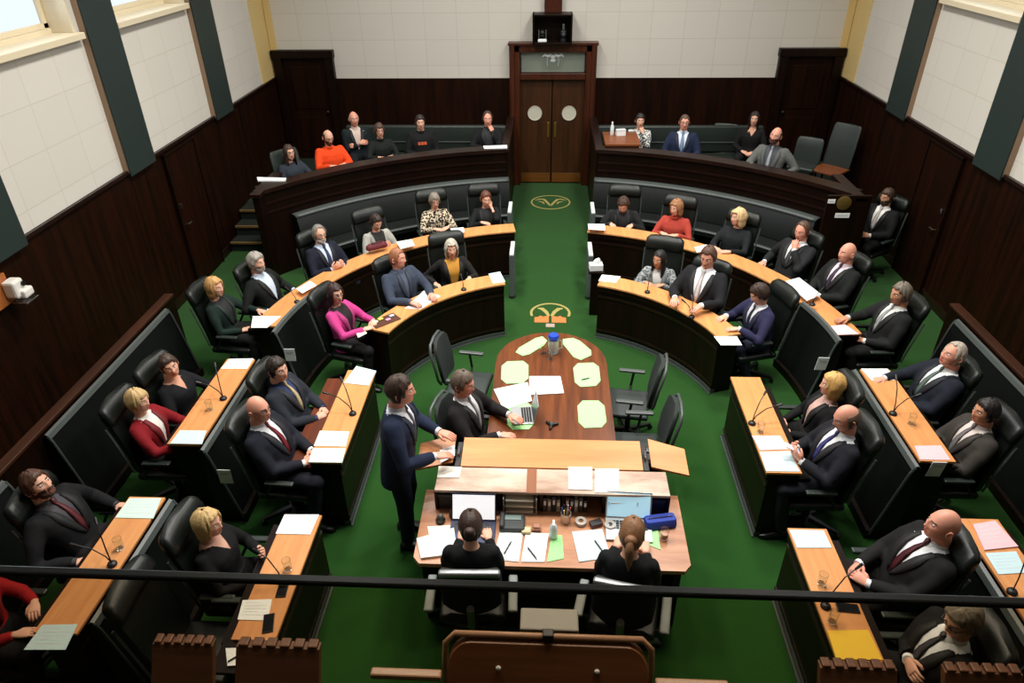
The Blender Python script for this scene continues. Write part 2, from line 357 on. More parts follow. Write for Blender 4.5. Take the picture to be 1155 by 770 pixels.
# gates at the two sides of the aisle
for s, nm in ((-1, 'left'), (1, 'right')):
    for (y0, y1, ztop, wh) in ((9.05, 9.5, .72, 'inner arc of desks'), (10.45, 10.9, .8, 'curved bench')):
        x = s*.56 if y0 < 10 else s*.66
        t = empty('gate_post', (x, y0, 0), 0, 'short pale-topped gate %s of the aisle by the %s' % (nm, wh), 'gate')
        b = bmesh.new(); box(b, -.035, .035, 0, y1-y0, .04, ztop-.03, .008); mk('panel', b, mat('gate_grey', (84, 92, 92), .45), t)
        b = bmesh.new(); box(b, -.03, .03, -.005, y1-y0+.005, ztop-.03, ztop, .008); mk('top_rail', b, mat('gate_white', (214, 218, 212), .4), t)
        b = bmesh.new(); lathe(b, [(.05, 0), (.05, .02), (.03, .04), (.03, .05)], (0, .06, 0)); mk('foot', b, M_black, t)
# carpet emblems
def arcband(b, c, rx, ry, a0, a1, w, z=.004, n=32):
    vi = []
    for i in range(n+1):
        a = a0+(a1-a0)*i/n
        vi.append([(c[0]+(rx+d)*math.cos(a), c[1]+(ry+d)*math.sin(a), zz) for d, zz in ((-w/2, .0005), (w/2, .0005), (w/2, z), (-w/2, z))])
    rings(b, vi)
e = empty('carpet_emblem', (0.0, 12.98, 0), 0, 'gold oval ring emblem woven into the green carpet before the double door', 'emblem')
b = bmesh.new(); arcband(b, (0,0), .37, .36, 0, 2*PI, .028); mk('ring', b, M_gold, e)
b = bmesh.new()
for s in (-1, 1):
    tube(b, [(0, -.2, .001), (s*.08, .02, .001), (s*.13, .14, .001), (s*.2, .16, .001), (s*.3, .1, .001)], [.02, .026, .03, .026, .01], 6)
    tube(b, [(s*.12, -.1, .001), (s*.16, 0, .001), (s*.24, .04, .001)], [.01, .022, .012], 6)
for v in b.verts: v.co.z = .0005 if v.co.z < .001 else .004
mk('monogram', b, M_gold, e)
e = empty('carpet_emblem', (0.0, 8.62, 0), 0, 'gold ring emblem with orange blocks in the carpet at the head of the table', 'emblem')
b = bmesh.new(); arcband(b, (0, .03), .27, .27, -.35, PI+.35, .035); mk('ring', b, M_gold, e)
b = bmesh.new()
for s in (-1, 1): tube(b, [(s*.02, -.06, .001), (s*.06, .06, .001), (s*.12, .15, .001), (s*.18, .16, .001)], [.02, .03, .034, .014], 6)
for v in b.verts: v.co.z = .0005 if v.co.z < .001 else .004
mk('scroll', b, M_gold, e)
for s in (-1, 1):
    b = bmesh.new()
    prism(b, [(s*.02, -.24), (s*.22, -.24), (s*.22, -.1), (s*.17, -.09), (s*.14, -.05), (s*.1, -.08), (s*.02, -.05)], .0005, .005); mk('block', b, M_orange, e)
b = bmesh.new(); box(b, -.06, .06, -.36, -.27, .0005, .004); mk('base_block', b, mat('stone_carpet', (170, 150, 140), .9), e)
# public gallery under and in front of the camera: floor edge, glass balustrade
b = bmesh.new(); box(b, -5.38, 5.38, -1.48, .66, 2.9, 3.1); struct(mk('floor_gallery', b, M_dark))
g = empty('glass_balustrade', (0, .6, 3.1), 0, 'frameless glass balustrade of the public gallery crossing the foreground', 'balustrade')
m = bpy.data.materials.new('balustrade_glass'); m.use_nodes = True; nt = m.node_tree
for q in list(nt.nodes): nt.nodes.remove(q)
out = nt.nodes.new('ShaderNodeOutputMaterial'); mx = nt.nodes.new('ShaderNodeMixShader'); tp = nt.nodes.new('ShaderNodeBsdfTransparent'); gl = nt.nodes.new('ShaderNodeBsdfGlossy'); fr = nt.nodes.new('ShaderNodeLayerWeight')
tp.inputs[0].default_value = (.80, .75, .66, 1); gl.inputs['Roughness'].default_value = .02; fr.inputs[0].default_value = .12  # slight brown glass tint, warmed further to stand in for a brown reflection
pw = nt.nodes.new('ShaderNodeMath'); pw.operation = 'MULTIPLY'; pw.inputs[1].default_value = .5; nt.links.new(fr.outputs[1], pw.inputs[0]); nt.links.new(pw.outputs[0], mx.inputs[0]); nt.links.new(tp.outputs[0], mx.inputs[1]); nt.links.new(gl.outputs[0], mx.inputs[2]); nt.links.new(mx.outputs[0], out.inputs[0])
def zrail(x): return 1.092+.006*x
b = bmesh.new(); vs = box(b, -5.3, 5.3, -.006, .006, .0, 1.08); mk('glass_pane', b, m, g)
b = bmesh.new(); box(b, -5.3, 5.3, -.006, .006, 1.081, 1.09, .002); mk('top_edge', b, mat('glass_edge', (10, 16, 14), .3, spec=.6), g)
b = bmesh.new(); box(b, -5.3, 5.3, -.03, .06, -.0, .12, .004); mk('base_channel', b, M_black, g)
# ================================================================== DESKS AND BENCHES
ZD = .79
def make_desk(label, path_f, r0, zt, ends, s, brown=False):
    """ledge-topped desk: r grows away from the well. path_f(inset) gives a path"""
    t = empty('member_desk', (0, 0, 0), 0, label, 'desk', None)
    p = path_f(0)
    b = bmesh.new(); sweep(b, [(r0, zt-.022), (r0+.295, zt-.022), (r0+.3, zt-.018), (r0+.3, zt-.003), (r0+.297, zt), (r0+.003, zt), (r0, zt-.003)], p); mk('ledge', b, M_light if len(p) < 4 else M_light, t)
    p = path_f(.012)
    b = bmesh.new(); sweep(b, rect(r0+.012, r0+.29, zt-.1, zt-.0225), p); mk('under_moulding', b, M_dark, t)
    b = bmesh.new(); sweep(b, rect(r0+.03, r0+.075, .06, zt-.1), p); mk('front_panel', b, M_dark, t)
    b = bmesh.new()
    for za, zb in ((.1, .13), (zt-.19, zt-.16)): sweep(b, rect(r0+.02, r0+.032, za, zb), p)
    mk('panel_moulding', b, M_darkh, t)
    b = bmesh.new(); sweep(b, rect(r0+.02, r0+.08, 0, .06), p); sweep(b, rect(r0+.005, r0+.021, 0, .012), path_f(0)); mk('toe_strip', b, M_trimg, t)
    b = bmesh.new(); sweep(b, rect(r0+.29, r0+(.52 if brown else .4), zt-.12, zt-.09), path_f(.03)); mk('writing_shelf', b, wood('shelf_wood', (70, 28, 12), (112, 50, 22), .35, 'y') if brown else M_dark, t)
    for i, ep in enumerate(ends):
        b = bmesh.new(); sweep(b, rect(r0+.04, r0+.285, 0, zt-.1), ep); mk('end_panel', b, M_dark, t)
    return t
def straight_desk(label, s, r0, y0, y1, zt):
    pf = lambda ins: line_path(s, y0+ins, y1-ins)
    return make_desk(label, pf, r0, zt, [line_path(s, y0+.013, y0+.05), line_path(s, y1-.05, y1-.013)], s, 'left of the clerks, its ledge' in label)
def arc_desk(label, s, c, r0, a0, a1, zt):
    f = (lambda a: PI-a) if s < 0 else (lambda a: a)
    pf = lambda ins: arc_path(c, f(a0+ins/r0), f(a1-ins/r0))
    e = .013/r0; w = .05/r0
    return make_desk(label, pf, r0, zt, [arc_path(c, f(a0+e), f(a0+w), 1), arc_path(c, f(a1-w), f(a1-e), 1)], s)
def bench_back(label, pf, r0, ztop=.86):
    """sloping padded bench back; r0 = foot radius"""
    t = empty('padded_bench', (0, 0, 0), 0, label, 'bench', None)
    p = pf
    b = bmesh.new(); sweep(b, [(r0+.06, .1), (r0+.22, ztop-.06), (r0+.235, ztop), (r0+.26, ztop+.01), (r0+.285, ztop-.01), (r0+.285, .1)], p); mk('padded_back', b, mat('bench_dark_leather', (9, 12, 11), .5, spec=.3), t, True, .6)
    b = bmesh.new(); sweep(b, [(r0+.215, ztop-.03), (r0+.235, ztop+.008), (r0+.26, ztop+.018), (r0+.26, ztop+.008), (r0+.24, ztop)], p)
    for q in (p[0], p[-1]): tube(b, [(*q(r0+.05), .06), (*q(r0+.21), ztop-.06), (*q(r0+.235), ztop)], .012, 6)
    mk('edge_piping', b, M_trimg, t)
    b = bmesh.new(); sweep(b, rect(r0+.02, r0+.28, 0, .1), p); mk('plinth', b, M_dark, t)
    return t
CI, CO = (0, 6.13), (0, 6.55)
for s, sd in ((-1, 'left'), (1, 'right')):
    straight_desk('straight inner-row desk %s of the clerks, its ledge against the green carpet, middle block' % sd, s, 1.835, 4.575, 6.0, ZD)
    straight_desk('straight outer-row desk at the %s, middle block, behind the inner-row seats' % sd, s, 3.15, 4.7, 6.085, .85)
    straight_desk('straight inner-row desk at the %s of the near end, crossed by the balustrade edge' % sd, s, 1.835, 2.82, 3.95, ZD)
    straight_desk('straight outer-row desk at the near %s corner of the chamber' % sd, s, 3.15, 2.78, 4.04, .85)
    a = math.acos(.59/1.97); arc_desk('curved inner-row desk on the %s of the aisle, nearest the oval table' % sd, s, CI, 1.965, .33, a, ZD)
    a = math.acos(.53/3.2); arc_desk('curved outer-row desk on the %s of the aisle, in front of the curved bench' % sd, s, CO, 3.2, .1, a, ZD)
    nm = {-1: 'left', 1: 'right'}[s]
    bench_back('padded green bench back along the outer face of the %s middle inner-row seats' % nm, line_path(s, 4.6, 6.05), 2.83)
    bench_back('padded green bench back behind the near inner-row seats on the %s' % nm, line_path(s, 2.85, 4.0), 2.83)
    f = (lambda a: PI-a) if s < 0 else (lambda a: a)
    bench_back('short curved padded bench back at the near end of the outer %s arc' % nm, arc_path(CO, f(.02), f(.3)), 2.88)
    bench_back('long padded bench back running along the %s wall behind the outer seats' % nm, line_path(s, 4.68, 7.0), 4.28, .92)
    bench_back('short padded bench back by the %s wall at the near end' % nm, line_path(s, 2.9, 4.1), 4.28, .92)
    t = empty('bench_rail', (0, 0, 0), 0, 'low dark timber rail behind the wall bench on the %s' % nm, 'rail')
    b = bmesh.new(); box(b, min(s*4.58, s*4.64), max(s*4.58, s*4.64), 2.5, 7.3, 0, .94, .004); mk('rail_panel', b, M_dark, t)
    b = bmesh.new(); box(b, min(s*4.57, s*4.68), max(s*4.57, s*4.68), 2.5, 7.3, .94, .975, .006); mk('rail_cap', b, wood('rail_cap_wood', (40, 19, 9), (66, 34, 16), .4, 'y'), t)
# ================================================================== CENTRE TABLE
def table_poly(hw, y0, y1, ye, n=18):
    pts = [(-hw, y0), (hw, y0)]
    for i in range(n+1):
        a = PI*i/n; pts.append((hw*math.cos(a) if True else 0, ye+(y1-ye)*(math.sin(a)**.85)))
    return pts
t = empty('oval_table', (0, 0, 0), 0, 'long polished brown table with a rounded far end, scattered with pale green mats', 'table')
b = bmesh.new(); prism(b, table_poly(.595, 4.72, 6.9, 6.25), .70, .742); bmesh.ops.bevel(b, geom=[e for e in b.edges if abs(e.verts[0].co.z-e.verts[1].co.z) < .001 and e.verts[0].co.z > .73], offset=.008, segments=2, affect='EDGES'); mk('tabletop', b, M_table, t)
b = bmesh.new(); prism(b, table_poly(.54, 4.75, 6.82, 6.22), .62, .699); mk('apron', b, M_dark, t)
for y in (5.0, 6.3):
    b = bmesh.new(); box(b, -.28, .28, y-.05, y+.05, .05, .62, .01); box(b, -.36, .36, y-.07, y+.07, 0, .05, .012); mk('pedestal', b, M_dark, t)
# despatch bench: light sloping top, worn shelf, pigeonholes; with a folding flap at each end
t = empty('despatch_bench', (0, 0, 0), 0, 'broad bench of light orange timber standing across the near end of the oval table', 'bench')
b = bmesh.new(); rings(b, [[(x, 4.375, .965), (x, 4.7, 1.0), (x, 4.7, .97), (x, 4.375, .935)] for x in (-.755, .755)]); mk('sloping_top', b, M_lightx, t)
b = bmesh.new(); box(b, -.74, .74, 4.4, 4.68, .6, .934); box(b, -.74, .74, 4.5, 4.68, 0, .6); mk('carcass', b, M_dark, t)
for s in (-1, 1):
    b = bmesh.new(); box(b, s*.785-.025, s*.785+.025, 4.38, 4.69, .6, .96, .006); mk('end_post', b, M_black, t)
    b = bmesh.new(); tube(b, [(s*.785, 4.5, .96), (s*.785, 4.5, .985), (s*.785, 4.58, .985), (s*.785, 4.58, .96)], .01, 6); mk('clasp', b, M_chrome, t)
for s, l in ((-1, 'left'), (1, 'right')):
    b = bmesh.new(); rings(b, [[(s*.83, y0, .975+dz), (s*1.13, y1, .955+dz), (s*1.13, y1, .935+dz), (s*.83, y0, .955+dz)] for y0, y1, dz in ((4.43, 4.36, -.02), (4.74, 4.64, .02))])
    fl = mk('end_flap', b, M_lightx if s > 0 else wood('flap_wood', (170, 104, 54), (196, 128, 72), .4, 'x'), t)
    b = bmesh.new(); rings(b, [[(s*.81, 4.5, .93), (s*1.02, 4.5, .93), (s*.81, 4.5, .7)], [(s*.81, 4.55, .93), (s*1.02, 4.55, .93), (s*.81, 4.55, .7)]]); mk('flap_bracket', b, M_dark, fl)
t = empty('clerks_desk', (0, 0, 0), 0, 'wide desk with rounded corners where the two clerks sit, heaped with papers', 'desk')
pl = [(-1.05, 4.32), (-1.04, 3.6), (-.99, 3.54), (.99, 3.54), (1.04, 3.6), (1.05, 4.32)]
b = bmesh.new(); prism(b, pl, .705, .742); mk('desktop', b, wood('desk_wood', (150, 92, 58), (205, 150, 112), .35, 'x', 6, .5, 5), t)
for s in (-1, 1):
    b = bmesh.new(); box(b, s*.96-.03, s*.96+.03, 3.62, 4.3, 0, .705, .005); mk('side_panel', b, M_dark, t)
b = bmesh.new(); box(b, -.93, .93, 4.2, 4.25, .1, .705); box(b, -.93, .93, 3.6, 3.63, .62, .7); mk('modesty_panel', b, M_dark, t)
b = bmesh.new(); box(b, -.935, .935, 4.085, 4.36, .94, .965, .004); mk('upper_shelf', b, M_shelf, t)
b = bmesh.new(); box(b, -.2, -.12, 4.08, 4.362, .9655, .967); mk('shelf_stain', b, wood('stained', (120, 66, 34), (150, 90, 50), .4, 'y'), t)
b = bmesh.new()
for x in (-.93, -.72, -.42, -.08, .1, .42, .72, .93): box(b, x-.012, x+.012, 4.1, 4.34, .742, .94)
box(b, -.93, .93, 4.33, 4.36, .742, .94); mk('pigeonholes', b, M_dark, t)
# ================================================================== CHAIRS
def back_sections(w, zs, bow):  # rings of a padded back: (z, y, halfwidth, thickness)
    out = []
    for z, y, hw, th in zs:
        r = []
        for k in range(16):
            a = 2*PI*k/16; ca, sa = math.cos(a), math.sin(a)
            x = hw*math.copysign(abs(ca)**.45, ca); yy = th*math.copysign(abs(sa)**.6, sa)
            r.append((x, y+yy - bow*(x/hw)**2*-.035, z))
        out.append(r)
    return out
def five_star(root, m=M_black, r=.3, caster=True):
    b = bmesh.new(); tube(b, [(0,0,.08), (0,0,.42)], [.03, .028], 10); mk('gas_column', b, M_black, root)
    for k in range(5):
        a = 2*PI*k/5+.3
        b = bmesh.new(); rings(b, [[(x*math.cos(a)-y*math.sin(a), x*math.sin(a)+y*math.cos(a), z) for x, y, z in ((rr, -w, z0), (rr, w, z0), (rr, w*.8, z1), (rr, -w*.8, z1))] for rr, w, z0, z1 in ((.0, .03, .07, .12), (r, .018, .055, .08))])
        lg = mk('base_leg', b, m, root)
        b = bmesh.new(); tube(b, [(r*math.cos(a)-.018*math.sin(a), r*math.sin(a)+.018*math.cos(a), .026), (r*math.cos(a)+.018*math.sin(a), r*math.sin(a)-.018*math.cos(a), .026)], .026, 8); mk('caster', b, M_black, lg)
def make_member_chair():
    t = empty('member_chair')
    b = bmesh.new(); box(b, -.25, .25, -.2, .29, .39, .47, .035, seg=3); mk('seat', b, M_leather, t, True, .9)
    zs = [(.46, -.2, .2, .03), (.49, -.205, .235, .045), (.65, -.225, .24, .042), (.85, -.265, .245, .04), (.99, -.3, .245, .036), (1.02, -.308, .243, .036), (1.04, -.302, .25, .055), (1.1, -.315, .252, .066), (1.16, -.335, .245, .058), (1.195, -.345, .21, .03)]
    b = bmesh.new(); rings(b, back_sections(.25, zs, 1)); mk('backrest', b, M_leather, t, True, 1.0)
    for s in (-1, 1):
        b = bmesh.new(); tube(b, [(s*.245, -.2, .5), (s*.252, -.225, .65), (s*.257, -.265, .85), (s*.257, -.305, 1.01)], .011, 6); mk('side_trim', b, M_trimg, t)
    for s in (-1, 1):
        b = bmesh.new(); tube(b, [(s*.24, -.12, .42), (s*.29, -.08, .5), (s*.29, .0, .64), (s*.29, .18, .65)], .014, 6); ar = mk('armrest', b, M_black, t)
        b = bmesh.new(); box(b, s*.29-.028, s*.29+.028, -.06, .2, .645, .675, .012); mk('arm_pad', b, M_leather2, ar)
    five_star(t); return t
def make_table_chair():
    t = empty('table_chair')
    b = bmesh.new(); box(b, -.24, .24, -.2, .26, .4, .46, .025, seg=3); mk('seat', b, mat('grey_seat', (40, 48, 46), .6), t, True, .9)
    zs = [(.52, -.22, .15, .02), (.56, -.225, .2, .03), (.75, -.25, .22, .03), (.95, -.29, .2, .028), (1.0, -.3, .15, .02)]
    b = bmesh.new(); rings(b, back_sections(.2, zs, 1)); mk('backrest', b, mat('charcoal_fabric', (34, 40, 38), .8), t, True, 1.0)
    b = bmesh.new(); tube(b, [(-.16, -.235, .52), (-.215, -.245, .6), (-.23, -.27, .78), (-.21, -.31, .94), (-.15, -.325, 1.0), (0, -.33, 1.015), (.15, -.325, 1.0), (.21, -.31, .94), (.23, -.27, .78), (.215, -.245, .6), (.16, -.235, .52)], .016, 8); mk('back_frame', b, M_trimg, t, True)
    b = bmesh.new(); tube(b, [(0, -.05, .4), (0, -.23, .42), (0, -.26, .6)], .025, 8); mk('back_stem', b, M_black, t)
    for s in (-1, 1):
        b = bmesh.new(); tube(b, [(s*.22, 0, .42), (s*.28, 0, .48), (s*.28, -.02, .65)], .014, 6); ar = mk('armrest', b, M_black, t)
        b = bmesh.new(); box(b, s*.28-.028, s*.28+.028, -.14, .14, .65, .68, .012); mk('arm_pad', b, M_trimg, ar)
    five_star(t, M_black); return t
def make_clerk_chair():
    t = empty('clerk_chair')
    b = bmesh.new(); box(b, -.25, .25, -.2, .26, .42, .49, .03, seg=3); mk('seat', b, M_black, t, True, .9)
    zs = [(.55, -.19, .18, .02), (.6, -.19, .215, .03), (.8, -.2, .225, .03), (.96, -.215, .22, .03), (1.0, -.22, .2, .02)]
    b = bmesh.new(); rings(b, back_sections(.2, zs, 1)); mk('backrest', b, mat('black_mesh', (18, 19, 19), .8), t, True, 1.0)
    b = bmesh.new(); box(b, -.215, .215, -.255, -.2, .975, 1.02, .016); mk('top_bar', b, M_alu, t, True, .9)
    for s in (-1, 1):
        b = bmesh.new(); box(b, s*.3-.034, s*.3+.034, -.3, .02, .66, .695, .013); pad = mk('arm_pad', b, mat('arm_grey', (116, 122, 120), .5), t)
        b = bmesh.new(); tube(b, [(s*.3, -.14, .66), (s*.29, -.14, .5), (s*.22, -.1, .42)], .014, 8); mk('arm_post', b, M_chrome, t)
    b = bmesh.new(); tube(b, [(0, -.05, .42), (0, -.25, .45), (0, -.29, .7)], .028, 8); mk('back_stem', b, M_alu, t)
    five_star(t, M_chrome); return t
def make_gallery_chair():
    t = empty('gallery_chair')
    b = bmesh.new(); box(b, -.24, .24, -.2, .26, .38, .46, .03, seg=3); mk('seat', b, M_leather2, t, True, .9)
    zs = [(.44, -.19, .2, .03), (.48, -.2, .235, .04), (.7, -.235, .235, .035), (.82, -.255, .23, .035), (.86, -.265, .2, .02)]
    b = bmesh.new(); rings(b, back_sections(.2, zs, 1)); mk('backrest', b, M_leather2, t, True, 1.0)
    for s in (-1, 1):
        for y in (-.17, .22):
            b = bmesh.new(); tube(b, [(s*.2, y, .4), (s*.21, y*1.1, 0)], [.02, .015], 8); mk('leg', b, M_dark, t)
    return t
def make_tall_gallery_chair():
    t = empty('tall_gallery_chair')
    b = bmesh.new(); box(b, -.25, .25, -.2, .27, .4, .45, .015); mk('seat', b, M_mid, t)
    zs = [(.44, -.19, .22, .03), (.48, -.2, .25, .04), (.8, -.255, .25, .038), (1.1, -.31, .245, .035), (1.15, -.32, .22, .02)]
    b = bmesh.new(); rings(b, back_sections(.2, zs, 1)); mk('backrest', b, M_leather2, t, True, 1.0)
    for s in (-1, 1):
        for y in (-.17, .22):
            b = bmesh.new(); tube(b, [(s*.21, y, .4), (s*.22, y*1.1, 0)], [.022, .016], 8); mk('leg', b, M_dark, t)
    return t
PROTO = {}
MAKERS = dict(member=make_member_chair, table=make_table_chair, clerk=make_clerk_chair, gallery=make_gallery_chair, tall=make_tall_gallery_chair)
def chair(kind, x, y, z, facing, label, group=None):
    rz = facing-PI/2
    if kind not in PROTO:
        o = PROTO[kind] = MAKERS[kind](); o.location = (x, y, z); o.rotation_euler = (0, 0, rz); tag(o, label, 'chair', group)
        return o
    return copy_thing(PROTO[kind], (x, y, z), rz, label, group)
# ================================================================== PEOPLE
def remesh(bm, size, smooth=2, fold=.0, seed=0):
    me = bpy.data.meshes.new('tmp'); bm.to_mesh(me); bm.free()
    o = bpy.data.objects.new('tmp', me); COL.objects.link(o)
    md = o.modifiers.new('r', 'REMESH'); md.mode = 'VOXEL'; md.voxel_size = size
    dg = bpy.context.evaluated_depsgraph_get(); dg.update()
    m2 = bpy.data.meshes.new_from_object(o.evaluated_get(dg))
    bpy.data.objects.remove(o); bpy.data.meshes.remove(me)
    b = bmesh.new(); b.from_mesh(m2); bpy.data.meshes.remove(m2)
    for _ in range(smooth): bmesh.ops.smooth_vert(b, verts=b.verts[:], factor=.5, use_axis_x=True, use_axis_y=True, use_axis_z=True)
    if fold:
        b.normal_update(); off = Vector((seed*3.1, seed*1.7, seed))
        for v in b.verts:
            q = v.co*9+off; q.z *= .7
            v.co += v.normal*fold*(noise.noise(q)+.5*noise.noise(q*2.3))
    return b
def gauss(x, z, cx, cz, sx, sz): return math.exp(-((x-cx)/sx)**2-((z-cz)/sz)**2)
def sstep(a, b, x):
    t = max(0, min(1, (x-a)/(b-a))); return t*t*(3-2*t)
def head_pt(az, el, off=0.0, fem=False):
    """az: 0 = front (+y), positive to the right (+x). Point of the head surface about the head centre"""
    ce, se = math.cos(el), math.sin(el)
    sx = math.copysign(abs(math.sin(az))**.92, math.sin(az)); cy = math.cos(az)
    x = (.0765+off)*ce*sx; y = (.097+off)*ce*cy; z = (.122+off)*se
    if z < 0:
        k = -z/.122
        jaw = .36 if fem else .28
        x *= 1-jaw*k**1.5
        if y > 0: y = y*(1-.02*k)+.022*k*k*ce; 
        else: y = y*(1-.38*k)
        # fuller jaw: flatten the bottom of the ellipsoid in front
        if y > 0: f = 1+.26*sstep(.3, .95, k); x *= f; y = y*(1+.2*sstep(.4, .95, k))
    else:
        if y < 0: y *= 1+.06*(1-z/.122)
    if cy > 0 and off < .004:
        fr = sstep(.0, .5, cy)
        y += fr*( .005*gauss(abs(x), z, .03, .03, .022, .010) - .010*gauss(abs(x), z, .031, .008, .016, .012)
               + .010*gauss(x, z, 0, .005, .009, .022) + .019*gauss(x, z, 0, -.028, .012, .017) + .007*gauss(abs(x), z, .012, -.032, .008, .009)
               - .005*gauss(x, z, 0, -.048, .02, .006) + .006*gauss(x, z, 0, -.058, .022, .006) + .005*gauss(x, z, 0, -.072, .019, .006) - .004*gauss(x, z, 0, -.083, .02, .006)
               + .006*gauss(x, z, 0, -.104, .022, .014) + .004*gauss(abs(x), z, .045, -.02, .02, .02))
    return Vector((x, y, z))
AZS = sorted({round(v, 4) for v in [s*a for s in (-1, 1) for a in (0, .06, .12, .19, .27, .36, .46, .57, .7, .84, 1.0, 1.18, 1.38, 1.6, 1.85, 2.1, 2.4, 2.7, 3.0)]})
ELS = [-1.5, -1.3, -1.15, -1.03, -.93, -.84, -.76, -.69, -.62, -.56, -.5, -.45, -.4, -.34, -.28, -.22, -.15, -.08, -.01, .06, .13, .2, .27, .35, .45, .58, .75, .95, 1.2, 1.45]
def build_head(b, M, fem, brow=True, beard=False):
    """skin 0, lips 1, brow 2, beard 3 (stubble area)"""
    n = len(AZS); g = []
    for el in ELS: g.append([head_pt(a, el, 0, fem) for a in AZS])
    vs = [[b.verts.new(M @ p) for p in r] for r in g]
    def mi(p):
        if p.y > .03:
            if abs(p.x) < .024 and -.077 < p.z < -.054 and abs(p.z+.065) < .0115*(1-(abs(p.x)/.03)**2): return 1
            if .012 < abs(p.x) < .05 and .021 < p.z < .033: return 2
            if beard and p.z < -.03 and (abs(p.x) > .03 or p.z < -.072 or (-.054 < p.z < -.042 and abs(p.x) < .03)): return 2
        elif beard and p.z < -.04 and p.y > -.005: return 2
        return 0
    for i in range(len(ELS)-1):
        for j in range(n):
            k = (j+1) % n
            f = b.faces.new((vs[i][j], vs[i][k], vs[i+1][k], vs[i+1][j])); c = (g[i][j]+g[i][k]+g[i+1][k]+g[i+1][j])/4
            f.material_index = mi(c)
    b.faces.new(vs[0][::-1]); b.faces.new(vs[-1])
    for s in (-1, 1):   # ears
        E = Matrix.Translation((s*.077, -.012, -.008)) @ Matrix.Rotation(s*.35, 4, 'Z') @ Matrix.Rotation(.15, 4, 'X')
        rr = []
        for rad, h in ((.9, 0), (1.0, .35), (.95, .7), (.72, .8), (.55, .45), (.2, .3)):
            rr.append([M @ E @ Vector((s*.014*h, .019*rad*math.cos(2*PI*k/12), .031*rad*math.sin(2*PI*k/12)*(1 if math.sin(2*PI*k/12) > 0 else .9))) for k in range(12)])
        rings(b, rr)
def hair_ends(style):
    """az -> (elevation where the hair starts at the top, lowest z)"""
    def f(az):
        a = abs(az)
        if style == 'bald': return (.55, -.055) if a > 1.15 else None
        if style == 'crop': return (1.5, .078) if a < .75 else ((1.5, .05) if a < 1.0 else ((1.5, -.015) if a < 1.5 else (1.5, -.06)))
        if style == 'short': return (1.5, .066) if a < .7 else ((1.5, .045) if a < 1.0 else ((1.5, -.02) if a < 1.5 else (1.5, -.07)))
        if style == 'recede': return (1.5, .1) if a < .75 else ((1.5, .075) if a < 1.05 else ((1.5, -.015) if a < 1.5 else (1.5, -.065)))
        if style == 'bun': return (1.5, .07) if a < .7 else ((1.5, .04) if a < 1.1 else ((1.5, -.01) if a < 1.6 else (1.5, -.08)))
        if style == 'bob': return (1.5, .07) if a < .8 else ((1.5, .0) if a < 1.02 else ((1.5, -.09) if a < 1.3 else (1.5, -.125)))
        if style == 'pixie': return (1.5, .05) if a < .65 else ((1.5, .0) if a < 1.0 else ((1.5, -.045) if a < 1.6 else (1.5, -.09)))
        if style == 'long': return (1.5, .072) if a < .75 else ((1.5, -.03) if a < 1.0 else (1.5, -.25))
    return f
